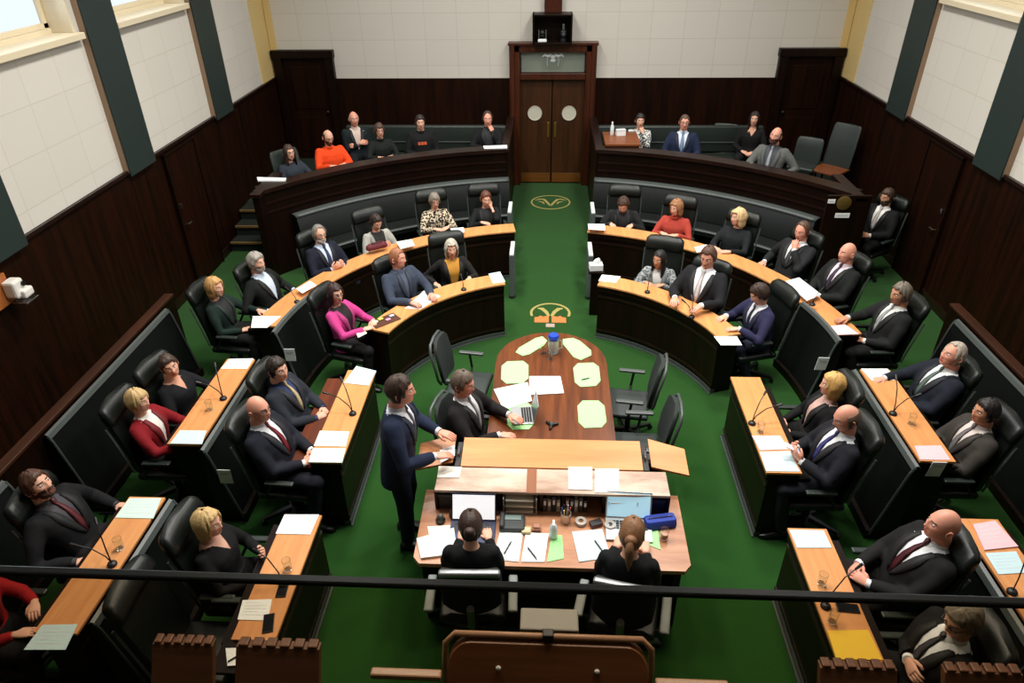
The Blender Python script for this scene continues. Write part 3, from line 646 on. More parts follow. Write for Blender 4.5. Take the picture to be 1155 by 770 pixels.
def build_hair(style, M, thick, seed, fem):
    f = hair_ends(style); n = 44; rows = 16
    b = bmesh.new(); outer = []; inner = []; valid = []
    for j in range(n):
        az = -PI+2*PI*j/n
        e = f(az); valid.append(e is not None)
        if e is None: e = (.2, .0)
        top, zl = e; zl += .012*noise.noise(Vector((az*3, seed, 0)))+.008*noise.noise(Vector((az*8, seed, 3)))
        co, ci = [], []
        for i in range(rows+1):
            t = i/rows; ztop = .122*math.sin(top); z = ztop+(zl-ztop)*t
            # even spacing in angle on the upper half
            if style != 'bald':
                el_l = math.asin(max(-1, min(1, max(zl, -.03)/.125))); 
                nz = rows if zl > -.03 else int(rows*.6)
                if i <= nz: el = top+(el_l-top)*i/nz; zz = None
                else: el = el_l; zz = -.03+(zl+.03)*(i-nz)/(rows-nz)
            else: el = math.asin(max(-1, min(1, z/.125))); zz = None if z > -.03 else z
            p = head_pt(az, max(el, -.24), .0045, fem); q = p.copy()
            taper = min(1, (1-t)*4+.3) if style not in ('bob', 'long') else 1
            if style == 'bald': taper *= min(1, t*4+.2)*.6
            nrm = Vector((p.x/.0765, p.y/.097, p.z/.122)).normalized()
            w = thick*(taper)*(1+.5*noise.noise(Vector((az*2.2, el*3, seed)))+.45*noise.noise(Vector((az*9, el*2, seed+5))))
            o_ = p+nrm*w; i_ = head_pt(az, max(el, -.24), -.006 if style in ('bald','crop','short','recede') else -.004, fem)
            if zz is not None:
                k = (-.03-zz)
                sc = 1-(.9 if style in ('short','crop','recede','bald','bun','pixie') else -.35 if k < .08 else -.35+ (k-.08)*2)*k*3
                if style in ('bob',): sc = 1+.5*k-6*max(0, k-.05)**1.3
                if style == 'long': sc = 1+.9*k-5*max(0,k-.1)**1.5
                o_ = Vector((o_.x*sc, o_.y*sc, zz)); i_ = Vector((i_.x*sc*.96, i_.y*sc*.96, zz))
            co.append(M @ o_); ci.append(M @ i_)
        outer.append([b.verts.new(p) for p in co]); inner.append([b.verts.new(p) for p in ci])
    for j in range(n):
        k = (j+1) % n
        if not (valid[j] and valid[k]): continue
        for i in range(rows):
            b.faces.new((outer[j][i], outer[k][i], outer[k][i+1], outer[j][i+1])); b.faces.new((inner[k][i], inner[j][i], inner[j][i+1], inner[k][i+1]))
        b.faces.new((outer[j][rows], outer[k][rows], inner[k][rows], inner[j][rows])); b.faces.new((outer[k][0], outer[j][0], inner[j][0], inner[k][0]))
        if not valid[j-1]:
            for i in range(rows): b.faces.new((outer[j][i], outer[j][i+1], inner[j][i+1], inner[j][i]))
        if not valid[(k+1) % n] :
            for i in range(rows): b.faces.new((outer[k][i+1], outer[k][i], inner[k][i], inner[k][i+1]))
    if style != 'bald':
        b.faces.new([outer[j][0] for j in range(n)][::-1])
    loose = [v for v in b.verts if not v.link_faces]; bmesh.ops.delete(b, geom=loose, context='VERTS')
    if style == 'bun': ellipsoid(b, M @ Vector((0, -.115, .02)), (.045, .04, .045))
    return b
def build_hand(b, W, d, nrm, s, curl=.5, spread=.0):
    """W wrist, d finger direction, nrm = back of the hand; s = -1 left hand, +1 right"""
    d = d.normalized(); n = (nrm-d*nrm.dot(d)).normalized(); x = d.cross(n).normalized()  # x towards the right of the hand seen from its back
    def P(a, l, h): return W+x*a+d*l+n*h
    rr = []
    for l, hw, th in ((-.02, .026, .02), (.0, .027, .019), (.03, .036, .016), (.06, .041, .015), (.088, .041, .013), (.097, .036, .008)):
        rr.append([P(hw*math.copysign(abs(math.cos(q))**.7, math.cos(q)), l, th*math.sin(q)) for q in [2*PI*k/12 for k in range(12)]])
    rings(b, rr)
    for i, (a, L) in enumerate(((-.031, .062), (-.011, .074), (.010, .07), (.030, .055))):
        if s > 0: a = a            # index finger on the thumb side
        aa = a*(-s) if False else a*s*1.0
        base = P(aa, .088, 0); ang = 0; p = base; pts = [P(aa, .075, 0), base]
        for seg, c in ((.45, .6), (.3, 1.0), (.25, .7)):
            ang += curl*c; dd = d*math.cos(ang)-n*math.sin(ang)+x*(aa*2*spread)
            p = p+dd*L*seg; pts.append(p)
        tube(b, pts, [.0095, .0098, .0092, .0085, .006], 8, round_ends=False)
    t = -s                            # thumb leaves the side of the palm
    pts = [P(t*.022, .015, -.003), P(t*.044, .04, -.008), P(t*.052, .066, -.016-.012*curl), P(t*.047, .088, -.024-.02*curl)]
    tube(b, pts, [.014, .0125, .0105, .007], 8)
V = Vector
POSE = {  # wrist, finger direction, back-of-hand normal, curl, per side s (x to the person's right), heights above the seat-floor
 'lap':   lambda s: (V((s*.105, .24, .67)), V((-s*.8, .55, -.12)), V((s*.1, .2, 1)), .55),
 'clasp': lambda s: (V((s*.085, .27, .70)), V((-s*.72, .66, .05)), V((s*.55, .25, .8)), .9),
 'desk':  lambda s: (V((s*.15, .36, .815)), V((-s*.3, .94, -.05)), V((0, 0, 1)), .35),
 'keys':  lambda s: (V((s*.11, .33, .80)), V((-s*.2, .97, -.05)), V((0, 0, 1)), .5),
 'deskin':lambda s: (V((s*.11, .34, .83)), V((-s*.85, .5, -.03)), V((0, .1, 1)), .5),
 'chin':  lambda s: (V((s*.07, .085, 1.0)), V((-s*.35, -.35, .86)), V((s*.5, .8, .1)), .8),
 'arm':   lambda s: (V((s*.285, .15, .705)), V((-s*.1, .97, -.12)), V((0, 0, 1)), .55),
 'cross': lambda s: (V((-s*.02, .135+.02*s, .80+.02*s)), V((-s*.95, .1, .05)), V((0, .9, .4)), .5),
 'phone': lambda s: (V((s*.085, .25, .80)), V((-s*.55, .6, .55)), V((s*.6, .6, -.3)), .9),
 'thigh': lambda s: (V((s*.14, .25, .675)), V((-s*.15, .98, -.1)), V((0, 0, 1)), .3),
 'write': lambda s: (V((s*.16, .36, .80)), V((-s*.5, .85, -.1)), V((0, 0, 1)), .8),
 'flap':  lambda s: (V((s*.15, .31, 1.05)), V((-s*.35, .93, -.12)), V((0, 0, 1)), .3),
 'hang':  lambda s: (V((s*.24, .03, .86)), V((0, .1, -1)), V((s*1, 0, 0)), .4),
}
def ik(Sh, Wr, l1, l2, pole):
    d = Wr-Sh; L = min(d.length, (l1+l2)*.995); u = d.normalized(); Wr = Sh+u*L
    a = (l1*l1-l2*l2+L*L)/(2*L); h = math.sqrt(max(0, l1*l1-a*a)); p = (pole-u*pole.dot(u)).normalized()
    return Sh+u*a+p*h, Wr
def ring_e(z, hw, hd, yo=0, n=20, p=.8, xo=0):
    return [V((xo+hw*math.copysign(abs(math.cos(2*PI*k/n))**p, math.cos(2*PI*k/n)), yo+hd*math.copysign(abs(math.sin(2*PI*k/n))**p, math.sin(2*PI*k/n)), z)) for k in range(n)]
def torso_secs(fem, fat, k=1.0):
    if fem: S_ = [(-.1, .185, .135, -.005), (0, .178, .128, -.005), (.13, .145, .11, .0), (.26, .16, .128, .012), (.33, .168, .13, .012), (.40, .172, .105, 0), (.445, .14, .08, -.01), (.475, .075, .06, -.008), (.50, .056, .054, 0)]
    else: S_ = [(-.1, .18, .14, 0), (0, .176, .135, .0), (.13, .172, .128, .006), (.28, .194, .133, .012), (.37, .203, .122, .006), (.425, .185, .098, -.004), (.46, .12, .078, -.01), (.485, .07, .066, -.006), (.51, .06, .058, 0)]
    out = []
    for z, w, d, y in S_:
        f = 1+fat*math.exp(-((z-.12)/.2)**2); wk = 1.09 if z > .05 and k > .8 else 1; out.append((z, w*k*wk*(1+(f-1)*.7), d*k*f, y+(f-1)*.05))
    return out
def front_y(secs, z, x):
    for a, b_ in zip(secs, secs[1:]):
        if a[0] <= z <= b_[0]:
            t = (z-a[0])/(b_[0]-a[0]); w, d, y = [a[i]+(b_[i]-a[i])*t for i in (1, 2, 3)]
            q = min(.98, abs(x)/w)
            return y+d*(1-q**2.5)**(1/2.5)
    return .06
SKIN = {'fair': (222, 168, 142), 'pink': (224, 156, 132), 'tan': (196, 138, 106), 'olive': (176, 122, 92)}
PN = [0]
def person(label, loc, facing, z0=0, lean=12, yaw=0, pitch=0, tilt=0, sc=1.0, fem=False, fat=0., skin='fair', hair='short', hc=(60, 42, 30), ht=.016,
           top='suit', tc=(22, 24, 30), sh=(232, 234, 236), tie=None, bc=(20, 21, 25), L='lap', R='lap', beard=None, glasses=False, stand=False, loc_is_head=True,
           vdepth=.14, pattern=None, arm_sleeve=True, pony=False, drop=0., spread=.16, print_c=None, shoe_c=(14, 12, 12), knee=.385):
    PN[0] += 1; seed = PN[0]*1.37
    hip_z = .93 if stand else .56-drop
    la = math.radians(lean)
    T = Matrix.Translation((0, 0, hip_z)) @ Matrix.Rotation(la, 4, 'X')      # torso frame -> person frame
    hc_t = V((0, .03+(.03 if lean > 8 else 0), .635))
    HM = T @ Matrix.Translation(hc_t) @ Matrix.Rotation(-la*.75, 4, 'X') @ Matrix.Rotation(math.radians(yaw), 4, 'Z') @ Matrix.Rotation(math.radians(tilt), 4, 'Y') @ Matrix.Rotation(math.radians(pitch), 4, 'X')
    head_xy = HM @ V((0, 0, 0))
    msk = mat('skin_'+skin, SKIN[skin], .5, noise_amt=.05, noise_scale=25, spec=.4)
    lc = tuple(int(a*b_) for a, b_ in zip(SKIN[skin], (.82, .58, .58))); mlip = mat('lips_'+skin, lc, .45)
    mhair = mat('hair_%d_%d_%d' % hc, hc, .55, noise_amt=.35, noise_scale=70, bump=.4)
    bcol = tuple(int(a*.75) for a in (beard or hc)) if hair != 'bald' or beard else tuple(int(v*.6) for v in SKIN[skin])
    mbrow = mat('brow_%d_%d_%d' % bcol, bcol, .7)
    # arms (person frame)
    arms = {}
    for s, nm in ((-1, L), (1, R)):
        w, d, nr, cu = POSE[nm](s); 
        Sh = T @ V((s*(.178 if fem else .195), -.005, .41))
        pole = V((s*.3, -.5, -.8)) if top == 'gown' else V((s*.75, -.35, -.75)) if nm not in ('chin',) else V((s*.5, .3, -.8))
        E, w2 = ik(Sh, w, .285, .255, pole); arms[s] = (Sh, E, w2, d, nr, cu)
    legs = {}
    for s in (-1, 1):
        H = V((s*.095, 0, hip_z))
        if stand: K = V((s*.11, .03, .51)); A = V((s*.115, -.01+.03*s, .09))
        else: K = V((s*spread, knee, .565)); A = V((s*(spread+.01), knee-(.10 if knee > .35 else .17)+.03*math.sin(seed+s), .095))
        legs[s] = (H, K, A)
    # ---- body: one mesh
    b = bmesh.new()
    secs = torso_secs(fem, fat, .74)
    rings(b, [[T @ p for p in ring_e(*q)] for q in secs])
    tube(b, [T @ V((0, -.01, .44)), T @ V((0, .0, .53)), HM @ V((0, -.02, -.07)), HM @ V((0, -.01, -.02))], [.06, .055 if fem else .062, .052 if fem else .06, .05], 14)
    for s in (-1, 1):
        Sh, E, w, *_ = arms[s]; tube(b, [Sh, Sh.lerp(E, .4), E, E.lerp(w, .3), w], [.036, .032, .026, .028, .025], 10, round_ends=False)
        H, K, A = legs[s]; tube(b, [H, H.lerp(K, .5), K, K.lerp(A, .35), A], [.06, .055, .036, .036, .03], 10)
    b = remesh(b, .02, 1)
    for f in b.faces: f.material_index = 0
    for s in (-1, 1):
        Sh, E, w, d, nr, cu = arms[s]; build_hand(b, w+(w-E).normalized()*.0, d, nr, s, cu)
    build_head(b, HM, fem, True, beard is not None)
    body = mk('person', b, [msk, mlip, mbrow], None, True)
    body['label'] = label; body['category'] = 'person'
    R3 = Matrix.Rotation(facing-PI/2, 3, 'Z')
    off = R3 @ (head_xy*sc) if loc_is_head else V((0, 0, 0))
    body.location = (loc[0]-off.x, loc[1]-off.y, z0); body.rotation_euler = (0, 0, facing-PI/2); body.scale = (sc, sc, sc)
    # ---- eyes
    for s in (-1, 1):
        b = bmesh.new(); c = V((s*.031, .079, .008)); ellipsoid(b, c, (.0125, .0125, .0105), 10, 8)
        for f in b.faces: f.material_index = 1 if (f.calc_center_median()-c).normalized().y > .86 else 0
        b.transform(HM); mk('eye', b, [mat('eye_white', (225, 220, 214), .3), mat('iris', (40, 30, 24), .2)], body, True)
    # ---- hair, beard, glasses
    if hair:
        b = build_hair(hair, HM, ht*(.72 if hair != 'bald' else 1), seed, fem); ho = mk('hair', b, mhair, body, True)
        if pony:
            b = bmesh.new(); tube(b, [HM @ V(p) for p in ((0, -.095, .03), (0, -.135, .02), (0, -.15, -.05), (.004, -.135, -.13), (.008, -.12, -.22))], [.02, .026, .032, .028, .008], 10, round_ends=True)
            tube(b, [HM @ V((0, -.1, .028)), HM @ V((0, -.12, .024))], .027, 10)
            mk('ponytail', b, mhair, ho, True)
    if beard:
        b = bmesh.new(); g = []
        azs = [-1.35+2.7*j/22 for j in range(23)]; els = [-1.15, -1.0, -.88, -.77, -.67, -.57, -.47]
        for az in azs:
            col = []
            for i, el in enumerate(els):
                e2 = (min(el, -.52) if abs(az) < .8 else el) if abs(az) > .42 else min(el, -.68)
                t = i/(len(els)-1); o_ = .003+.007*math.sin(PI*t)*(1.2-.5*abs(az))
                p = head_pt(az, e2, 0, fem); nrm = V((p.x, p.y*.8, p.z*.5-.02)).normalized(); col.append((HM @ (p+nrm*o_), HM @ (p-nrm*.006)))
            g.append(col)
        rings(b, [[c[0] for c in col]+[c[1] for c in col[::-1]] for col in g])
        # moustache
        tube(b, [HM @ V(p) for p in ((-.032, .088, -.062), (-.018, .104, -.05), (0, .109, -.047), (.018, .104, -.05), (.032, .088, -.062))], [.003, .005, .005, .005, .003], 6)
        mk('beard', b, mat('hair_%d_%d_%d' % beard, beard, .7, noise_amt=.35, noise_scale=70, bump=.4), body, True)
    if glasses:
        b = bmesh.new()
        for s in (-1, 1):
            pts = [HM @ V((s*.032+.021*math.cos(2*PI*k/14), .098, .008+.017*math.sin(2*PI*k/14))) for k in range(15)]
            tube(b, pts, .0024, 5); tube(b, [HM @ V((s*.053, .097, .012)), HM @ V((s*.077, .03, .012)), HM @ V((s*.08, -.02, .008))], .0022, 5)
        tube(b, [HM @ V((-.011, .1, .012)), HM @ V((.011, .1, .012))], .0024, 5)
        mk('glasses', b, M_black, body)
    # ---- top garment
    secs = torso_secs(fem, fat, 1.0)
    if stand: secs = [(-.22, .185, .135, -.005)] + [(-.1, .182, .132, -.005)] + secs[1:]
    openv = top in ('suit', 'blazer', 'open')
    jt = mat(('cloth_%d_%d_%d' % tc) + (pattern or ''), tc, .85, noise_amt=.12 if not pattern else .75, noise_scale=55 if not pattern else 38, sheen=.0, spec=.25)
    if pattern and 'pat_done'+pattern not in MC:
        MC['pat_done'+pattern] = 1; nt = jt.node_tree; c1, c2 = {'_pattern': ((24, 20, 18), (206, 190, 164)), '_floral': ((70, 74, 76), (214, 216, 212)), '_check': ((92, 98, 100), (156, 160, 160))}[pattern]
        n_ = [q for q in nt.nodes if q.type == 'TEX_NOISE'][0]; n_.inputs['Scale'].default_value = 34; n_.inputs['Detail'].default_value = 1
        r_ = nt.nodes.new('ShaderNodeValToRGB'); r_.color_ramp.elements[0].position = .46; r_.color_ramp.elements[1].position = .54; r_.color_ramp.elements[0].color = lin(c1); r_.color_ramp.elements[1].color = lin(c2)
        nt.links.new(n_.outputs['Fac'], r_.inputs[0]); nt.links.new(r_.outputs[0], nt.nodes['Principled BSDF'].inputs['Base Color'])
    b = bmesh.new()
    ks = 1.0 if top != 'gown' else 1.04
    body_secs = secs[:-1] if not openv else secs[:-1]
    rings(b, [ring_e(z, w*ks, d*ks, y) for z, w, d, y in body_secs])
    Ti = T.inverted()
    slv = [.072, .068, .061, .055, .043] if not fem else [.063, .059, .052, .048, .039]
    for s in (-1, 1):
        Sh, E, w, *_ = arms[s]
        pts = [Sh+(T.to_3x3() @ V((-s*.02, 0, .0))), Sh.lerp(E, .4), E, E.lerp(w, .5), E.lerp(w, .96)]
        tube(b, [Ti @ p for p in pts], slv, 12, round_ends=False)
        ellipsoid(b, Ti @ pts[0], (slv[0]*1.02,)*3, 12, 8); ellipsoid(b, Ti @ E, (slv[2]*1.0,)*3, 12, 8)
    b = remesh(b, .0135, 3, .0045, seed)
    if openv:
        z_lo = .13 if top == 'suit' else (.02 if top == 'open' else .1)
        dele = []
        for f in b.faces:
            c = f.calc_center_median()
            if c.z > z_lo and c.y > .0:
                v = (c.z-z_lo)/(.47-z_lo); hw = (.012+vdepth*.52*v**.8) if top != 'open' else (.05+.05*v)
                if abs(c.x) < hw and c.z < .56: dele.append(f)
            if c.z > .492 or (c.z > .478 and c.y > -.01): dele.append(f)
        bmesh.ops.delete(b, geom=list(set(dele)), context='FACES')
    elif top == 'vneck':
        dele = [f for f in b.faces if (lambda c: (c.z > .34 and c.y > 0 and abs(c.x) < .55*(c.z-.34)) or c.z > .478)(f.calc_center_median())]
        bmesh.ops.delete(b, geom=dele, context='FACES')
    for _ in range(4):
        bv = {v: [e.other_vert(v) for e in v.link_edges if e.is_boundary] for v in b.verts if v.is_boundary}
        new = {v: (v.co*.4+sum((n.co for n in ns), V((0,0,0)))/len(ns)*.6) for v, ns in bv.items() if ns}
        for v, c in new.items(): v.co = c
    b.transform(T)
    nm = {'suit': 'jacket', 'blazer': 'jacket', 'open': 'jacket', 'gown': 'gown', 'vneck': 'pullover', 'sweater': 'pullover', 'dress': 'blouse', 'hoodie': 'hoodie'}[top]
    jk = mk(nm, b, jt, body, True)
    if openv:   # lapels: folded strips beside the opening
        b = bmesh.new()
        zl = .14 if top == 'suit' else .12
        for s in (-1, 1):
            g = []
            for i in range(9):
                v = i/8; z = zl+(.455-zl)*v; z_lo_ = .13 if top == 'suit' else (.02 if top == 'open' else .1)
                hw = (.012+vdepth*.52*((z-z_lo_)/(.47-z_lo_))**.8) if top != 'open' else (.05+.05*v)
                lw = .012+.05*math.sin(PI*min(1, v*.8))**.8*(1 if v < .85 else .7)
                x0, x1 = hw-.004, hw+lw; y0 = front_y(secs, z, x0)+.004; y1 = front_y(secs, z, x1)+.003
                g.append([T @ V((s*x0, y0+.005, z)), T @ V((s*x1, y1+.008, z)), T @ V((s*x1, y1-.004, z)), T @ V((s*x0, y0-.01, z))])
            rings(b, g)
        mk('lapel', b, mat('lapel_%d_%d_%d' % tc, tuple(max(0, int(v*.85)) for v in tc), .7), jk, True)
    # ---- shirt under an open jacket or pullover
    if openv or top == 'vneck':
        ms = mat('shirt_%d_%d_%d' % sh, sh, .75)
        s2 = torso_secs(fem, fat, .945); b = bmesh.new()
        rings(b, [[T @ p for p in ring_e(z, w, d, y+.001)] for z, w, d, y in s2[1:-1]])
        lowneck = fem and top != 'suit'
        if not lowneck:
            cr = [[T @ V((rad*math.cos(2*PI*k/18), .004+rad*1.0*math.sin(2*PI*k/18), z-(.014 if math.sin(2*PI*k/18) > .9 else 0))) for k in range(18)] for rad, z in ((.072, .455), (.071, .485), (.064, .508), (.058, .504), (.06, .46))]
            rings(b, cr)
        if top == 'suit':
            for s in (-1, 1):
                Sh, E, w, *_ = arms[s]; u = (w-E).normalized(); tube(b, [w-u*.03, w+u*.012], [.033, .033], 12)
        mk('shirt', b, ms, body, True, .8)
        if tie:
            b = bmesh.new(); g = []
            for z, hw, th in ((.13, .03, .004), (.22, .034, .004), (.32, .028, .004), (.40, .021, .004), (.445, .015, .005), (.45, .019, .009), (.475, .023, .013), (.494, .018, .008)):
                y = front_y(s2, min(z, .47), 0) + (.008 if z < .44 else .006)
                if z > .46: y = .076 if z < .48 else .066
                g.append([T @ V((-hw, y, z)), T @ V((0, y+th, z)), T @ V((hw, y, z)), T @ V((0, y-.006, z))])
            rings(b, g); mk('tie', b, mat('tie_%d_%d_%d' % tie, tie, .5, noise_amt=.2, noise_scale=60), body, True)
    elif top in ('sweater', 'hoodie'):
        b = bmesh.new(); hgt = .055 if sh == 'roll' else .03
        rings(b, [[T @ V((rad*math.cos(2*PI*k/18), .004+rad*math.sin(2*PI*k/18), z)) for k in range(18)] for rad, z in ((.075, .455), (.074, .48), (.066, .48+hgt*.6), (.06, .48+hgt*.5), (.062, .46))]); mk('collar', b, jt, jk, True)
        if print_c:
            b = bmesh.new(); 
            for (x0, x1, z0_, z1_) in ((-.075, -.03, .27, .32), (-.022, .022, .27, .32), (.03, .075, .27, .32)):
                y = front_y(secs, .3, (x0+x1)/2); rings(b, [[T @ V((x, front_y(secs, z, x)+e_, z)) for z, e_ in ((z0_, .007), (z1_, .007), (z1_, -.004), (z0_, -.004))] for x in (x0, x1)])
            mk('chest_print', b, mat('print_%d_%d_%d' % print_c, print_c, .8), jk)
    # ---- trousers and shoes
    b = bmesh.new()
    if stand:
        rings(b, [ring_e(z, w, d, y) for z, w, d, y in ((.84, .17, .12, 0), (.93, .172, .125, 0), (1.02, .158, .115, 0))])
        rr = [.092, .088, .07, .066, .056]
    else:
        rings(b, [ring_e(z, w, d, y) for z, w, d, y in ((.475, .17, .13, -.01), (.52, .185, .145, 0), (.6, .18, .135, 0), (.68, .16, .11, -.01))]); rr = [.095, .09, .072, .066, .058]
    for s in (-1, 1):
        H, K, A = legs[s]; tube(b, [H, H.lerp(K, .5), K, K.lerp(A, .4), A+V((0, 0, .0))], rr, 12); ellipsoid(b, K, (rr[2],)*3, 12, 8)
    b = remesh(b, .016, 3, .004, seed+3)
    mk('trousers', b, mat('cloth_%d_%d_%d' % bc, bc, .85, noise_amt=.12, noise_scale=55, spec=.25), body, True)
    for s in (-1, 1):
        A = legs[s][2]; b = bmesh.new(); rr = []
        for y, hw, h in ((-.075, .018, .04), (-.065, .03, .06), (-.02, .036, .09), (.05, .04, .075), (.12, .044, .05), (.17, .036, .038), (.19, .014, .02)):
            rr.append([V((A.x+hw*math.copysign(abs(math.cos(q))**.7, math.cos(q)), A.y+y, h/2+.002+h/2*math.copysign(abs(math.sin(q))**.7, math.sin(q)))) for q in [2*PI*k/12 for k in range(12)]])
        rings(b, rr); mk('shoe', b, mat('shoe_%d_%d_%d' % shoe_c, shoe_c, .35), body, True)
    return body
def seated(label, head, facing, chair_kind='member', chair_label=None, dz=0, **k):
    p = person(label, head, math.radians(facing), z0=dz, **k)
    if chair_kind:
        fd = math.radians(facing); kx = {'member': .05, 'table': .04, 'clerk': .03, 'gallery': .04, 'tall': .04}[chair_kind]
        chair(chair_kind, p.location.x+math.cos(fd)*kx, p.location.y+math.sin(fd)*kx, dz, fd, chair_label, {'member': 'leather member chairs', 'table': 'chairs around the oval table', 'clerk': 'clerk chairs', 'gallery': 'visitor chairs', 'tall': 'visitor chairs'}[chair_kind])
    return p
# ================================================================== WHO SITS WHERE
def person_at(*a, **k): return seated(*a, **k)
GC = "green leather high-back chair "
# ---- left side, near end
seated('bearded man in dark suit and maroon tie leaning back, looking up, near left corner', (-3.902, 3.757), 0, 'member', GC+'under the bearded man looking up at the near left corner', sc=1.04, lean=18, pitch=16, yaw=-8, hc=(74,44,28), beard=(70,42,28), tie=(88,34,38), sh=(60,56,62), tc=(22,22,24), L='arm', R='arm', bc=(24,23,24))
seated('person in a red jacket cut off by the left frame edge', (-4.02, 2.95), 0, 'member', GC+'cut off at the bottom left corner of the photo', fem=True, sc=.95, lean=8, hair='bob', hc=(120,96,70), top='blazer', tc=(150,22,26), sh=(20,20,22), L='deskin', R='desk', bc=(18,18,20))
seated('blonde woman in black with a bare neckline sitting behind the balustrade edge on the left', (-2.501, 3.511), 0, 'member', GC+'under the blonde woman in black at the near left', fem=True, sc=.95, lean=10, yaw=-4, hair='bob', hc=(206,172,116), ht=.026, top='vneck', tc=(17,17,18), sh=(208,160,138), L='phone', R='lap', bc=(16,16,17))
chair('member', -2.5, 2.95, 0, 0, GC+'standing empty behind the notepad at the near left desk', 'leather member chairs')
# ---- left side, middle block
seated('woman with short blonde hair in a dark red jacket over a white top', (-3.752, 4.937), 0, 'member', GC+'under the woman in the dark red jacket', fem=True, sc=.96, lean=8, yaw=-6, hair='pixie', hc=(196,164,112), ht=.022, top='blazer', tc=(126,20,28), sh=(226,218,212), vdepth=.1, L='deskin', R='desk', bc=(18,18,20))
seated('woman with tied-back dark hair in a loose black top, head tilted to the camera', (-3.714, 5.491), -8, 'member', GC+'under the dark-haired woman in a loose black top', fem=True, sc=.97, lean=10, yaw=-40, tilt=8, hair='bun', hc=(62,44,34), top='vneck', tc=(18,19,24), sh=(206,150,124), L='desk', R='lap', bc=(16,16,18))
seated('bald man with glasses in a navy suit, white shirt and dark red tie', (-2.545, 4.732), -4, 'member', GC+'under the bald man with the dark red tie', sc=1.04, lean=12, yaw=-14, hair=None, hc=(120,96,80), ht=.006, skin='pink', tc=(26,28,38), tie=(112,24,36), L='clasp', R='clasp', bc=(24,26,36), glasses=True, fat=.12)
seated('man with dark hair wearing a blue jumper and beige tie under a charcoal suit jacket', (-2.612, 5.414), -6, 'member', GC+'under the man in the blue jumper', sc=1.0, lean=12, yaw=-22, hc=(40,28,20), tc=(38,42,50), sh=(30,48,88), tie=(190,170,130), L='clasp', R='clasp', bc=(34,37,44))
# ---- left outer arc
seated('blonde woman in a dark green jacket with both hands near the desk end', (-3.940, 7.117), -4, 'member', GC+'under the blonde woman in the dark green jacket', fem=True, sc=.97, lean=10, yaw=-12, hair='bob', hc=(196,150,92), ht=.026, top='blazer', tc=(22,38,34), sh=(22,24,26), L='desk', R='lap', bc=(18,20,20))
seated('grey-haired man with a full grey beard, black jacket over an open pale blue shirt', (-3.635, 7.677), -14, 'member', GC+'under the grey-bearded man in the open pale shirt', sc=1.02, lean=14, yaw=-6, hc=(150,144,136), ht=.026, beard=(150,144,138), tc=(18,22,20), sh=(190,204,220), L='arm', R='arm', bc=(22,24,34), vdepth=.17)
seated('white-bearded man with glasses in a navy suit raising both hands at his chest', (-3.117, 8.609), -38, 'member', GC+'under the white-bearded man in glasses', sc=1.0, lean=8, yaw=-6, hair='recede', hc=(128,122,116), beard=(200,196,190), tc=(24,28,42), sh=(196,210,232), tie=(48,54,88), L='phone', R='phone', bc=(22,26,36), glasses=True)
seated('person with short dark hair in a light grey jacket looking down at a maroon bag', (-2.509, 9.304), -52, 'member', GC+'under the person in the light grey jacket', fem=True, sc=.96, lean=0, pitch=-22, hair='short', hc=(44,30,24), top='open', tc=(164,164,156), sh=(20,22,22), L='phone', R='phone', bc=(24,24,26), drop=0.06, knee=0.3)
seated('grey-haired person in a black and cream patterned shirt on the outer left arc', (-1.781, 10.113), -68, 'member', GC+'under the person in the patterned shirt', fem=True, sc=.95, lean=4, pitch=-8, hair='pixie', hc=(130,120,108), top='dress', tc=(92,86,78), pattern='_pattern', L='deskin', R='deskin', bc=(20,20,22), glasses=True, drop=0.03, knee=0.34)
seated('auburn-haired woman in black resting her chin on her hand, left of the aisle', (-1.015, 10.325), -78, 'member', GC+'under the woman with her chin on her hand beside the aisle', fem=True, sc=.96, lean=0, pitch=-6, yaw=6, hair='bun', hc=(96,54,36), top='blazer', tc=(20,22,24), sh=(24,24,26), L='chin', R='deskin', bc=(18,18,20), drop=0.09, knee=0.3)
# ---- left inner arc
seated('dark-haired woman with glasses in a bright pink jacket over a black top', (-2.482, 7.006), -16, 'member', GC+'under the woman in the bright pink jacket', fem=True, sc=.97, lean=8, yaw=-26, hair='bob', hc=(48,24,24), ht=.02, top='blazer', tc=(196,62,132), sh=(28,18,24), L='deskin', R='deskin', bc=(20,18,20), glasses=True, vdepth=.16)
seated('sandy-haired man in a slate blue jacket with both hands on the inner left desk', (-1.908, 7.813), -44, 'member', GC+'under the sandy-haired man in slate blue', sc=1.03, lean=8, yaw=30, hair='crop', hc=(150,96,64), ht=.008, skin='pink', tc=(54,62,78), sh=(74,84,104), tie=None, top='suit', vdepth=.06, L='desk', R='desk', bc=(26,28,34))
seated('silver-haired woman in a black jacket over a mustard yellow top', (-1.319, 8.424), -68, 'member', GC+'under the woman in the mustard top', fem=True, sc=.95, lean=0, yaw=-8, hair='bob', hc=(176,168,154), ht=.024, top='open', tc=(26,24,24), sh=(206,146,52), L='desk', R='arm', bc=(18,18,20), drop=0.05, knee=0.3)
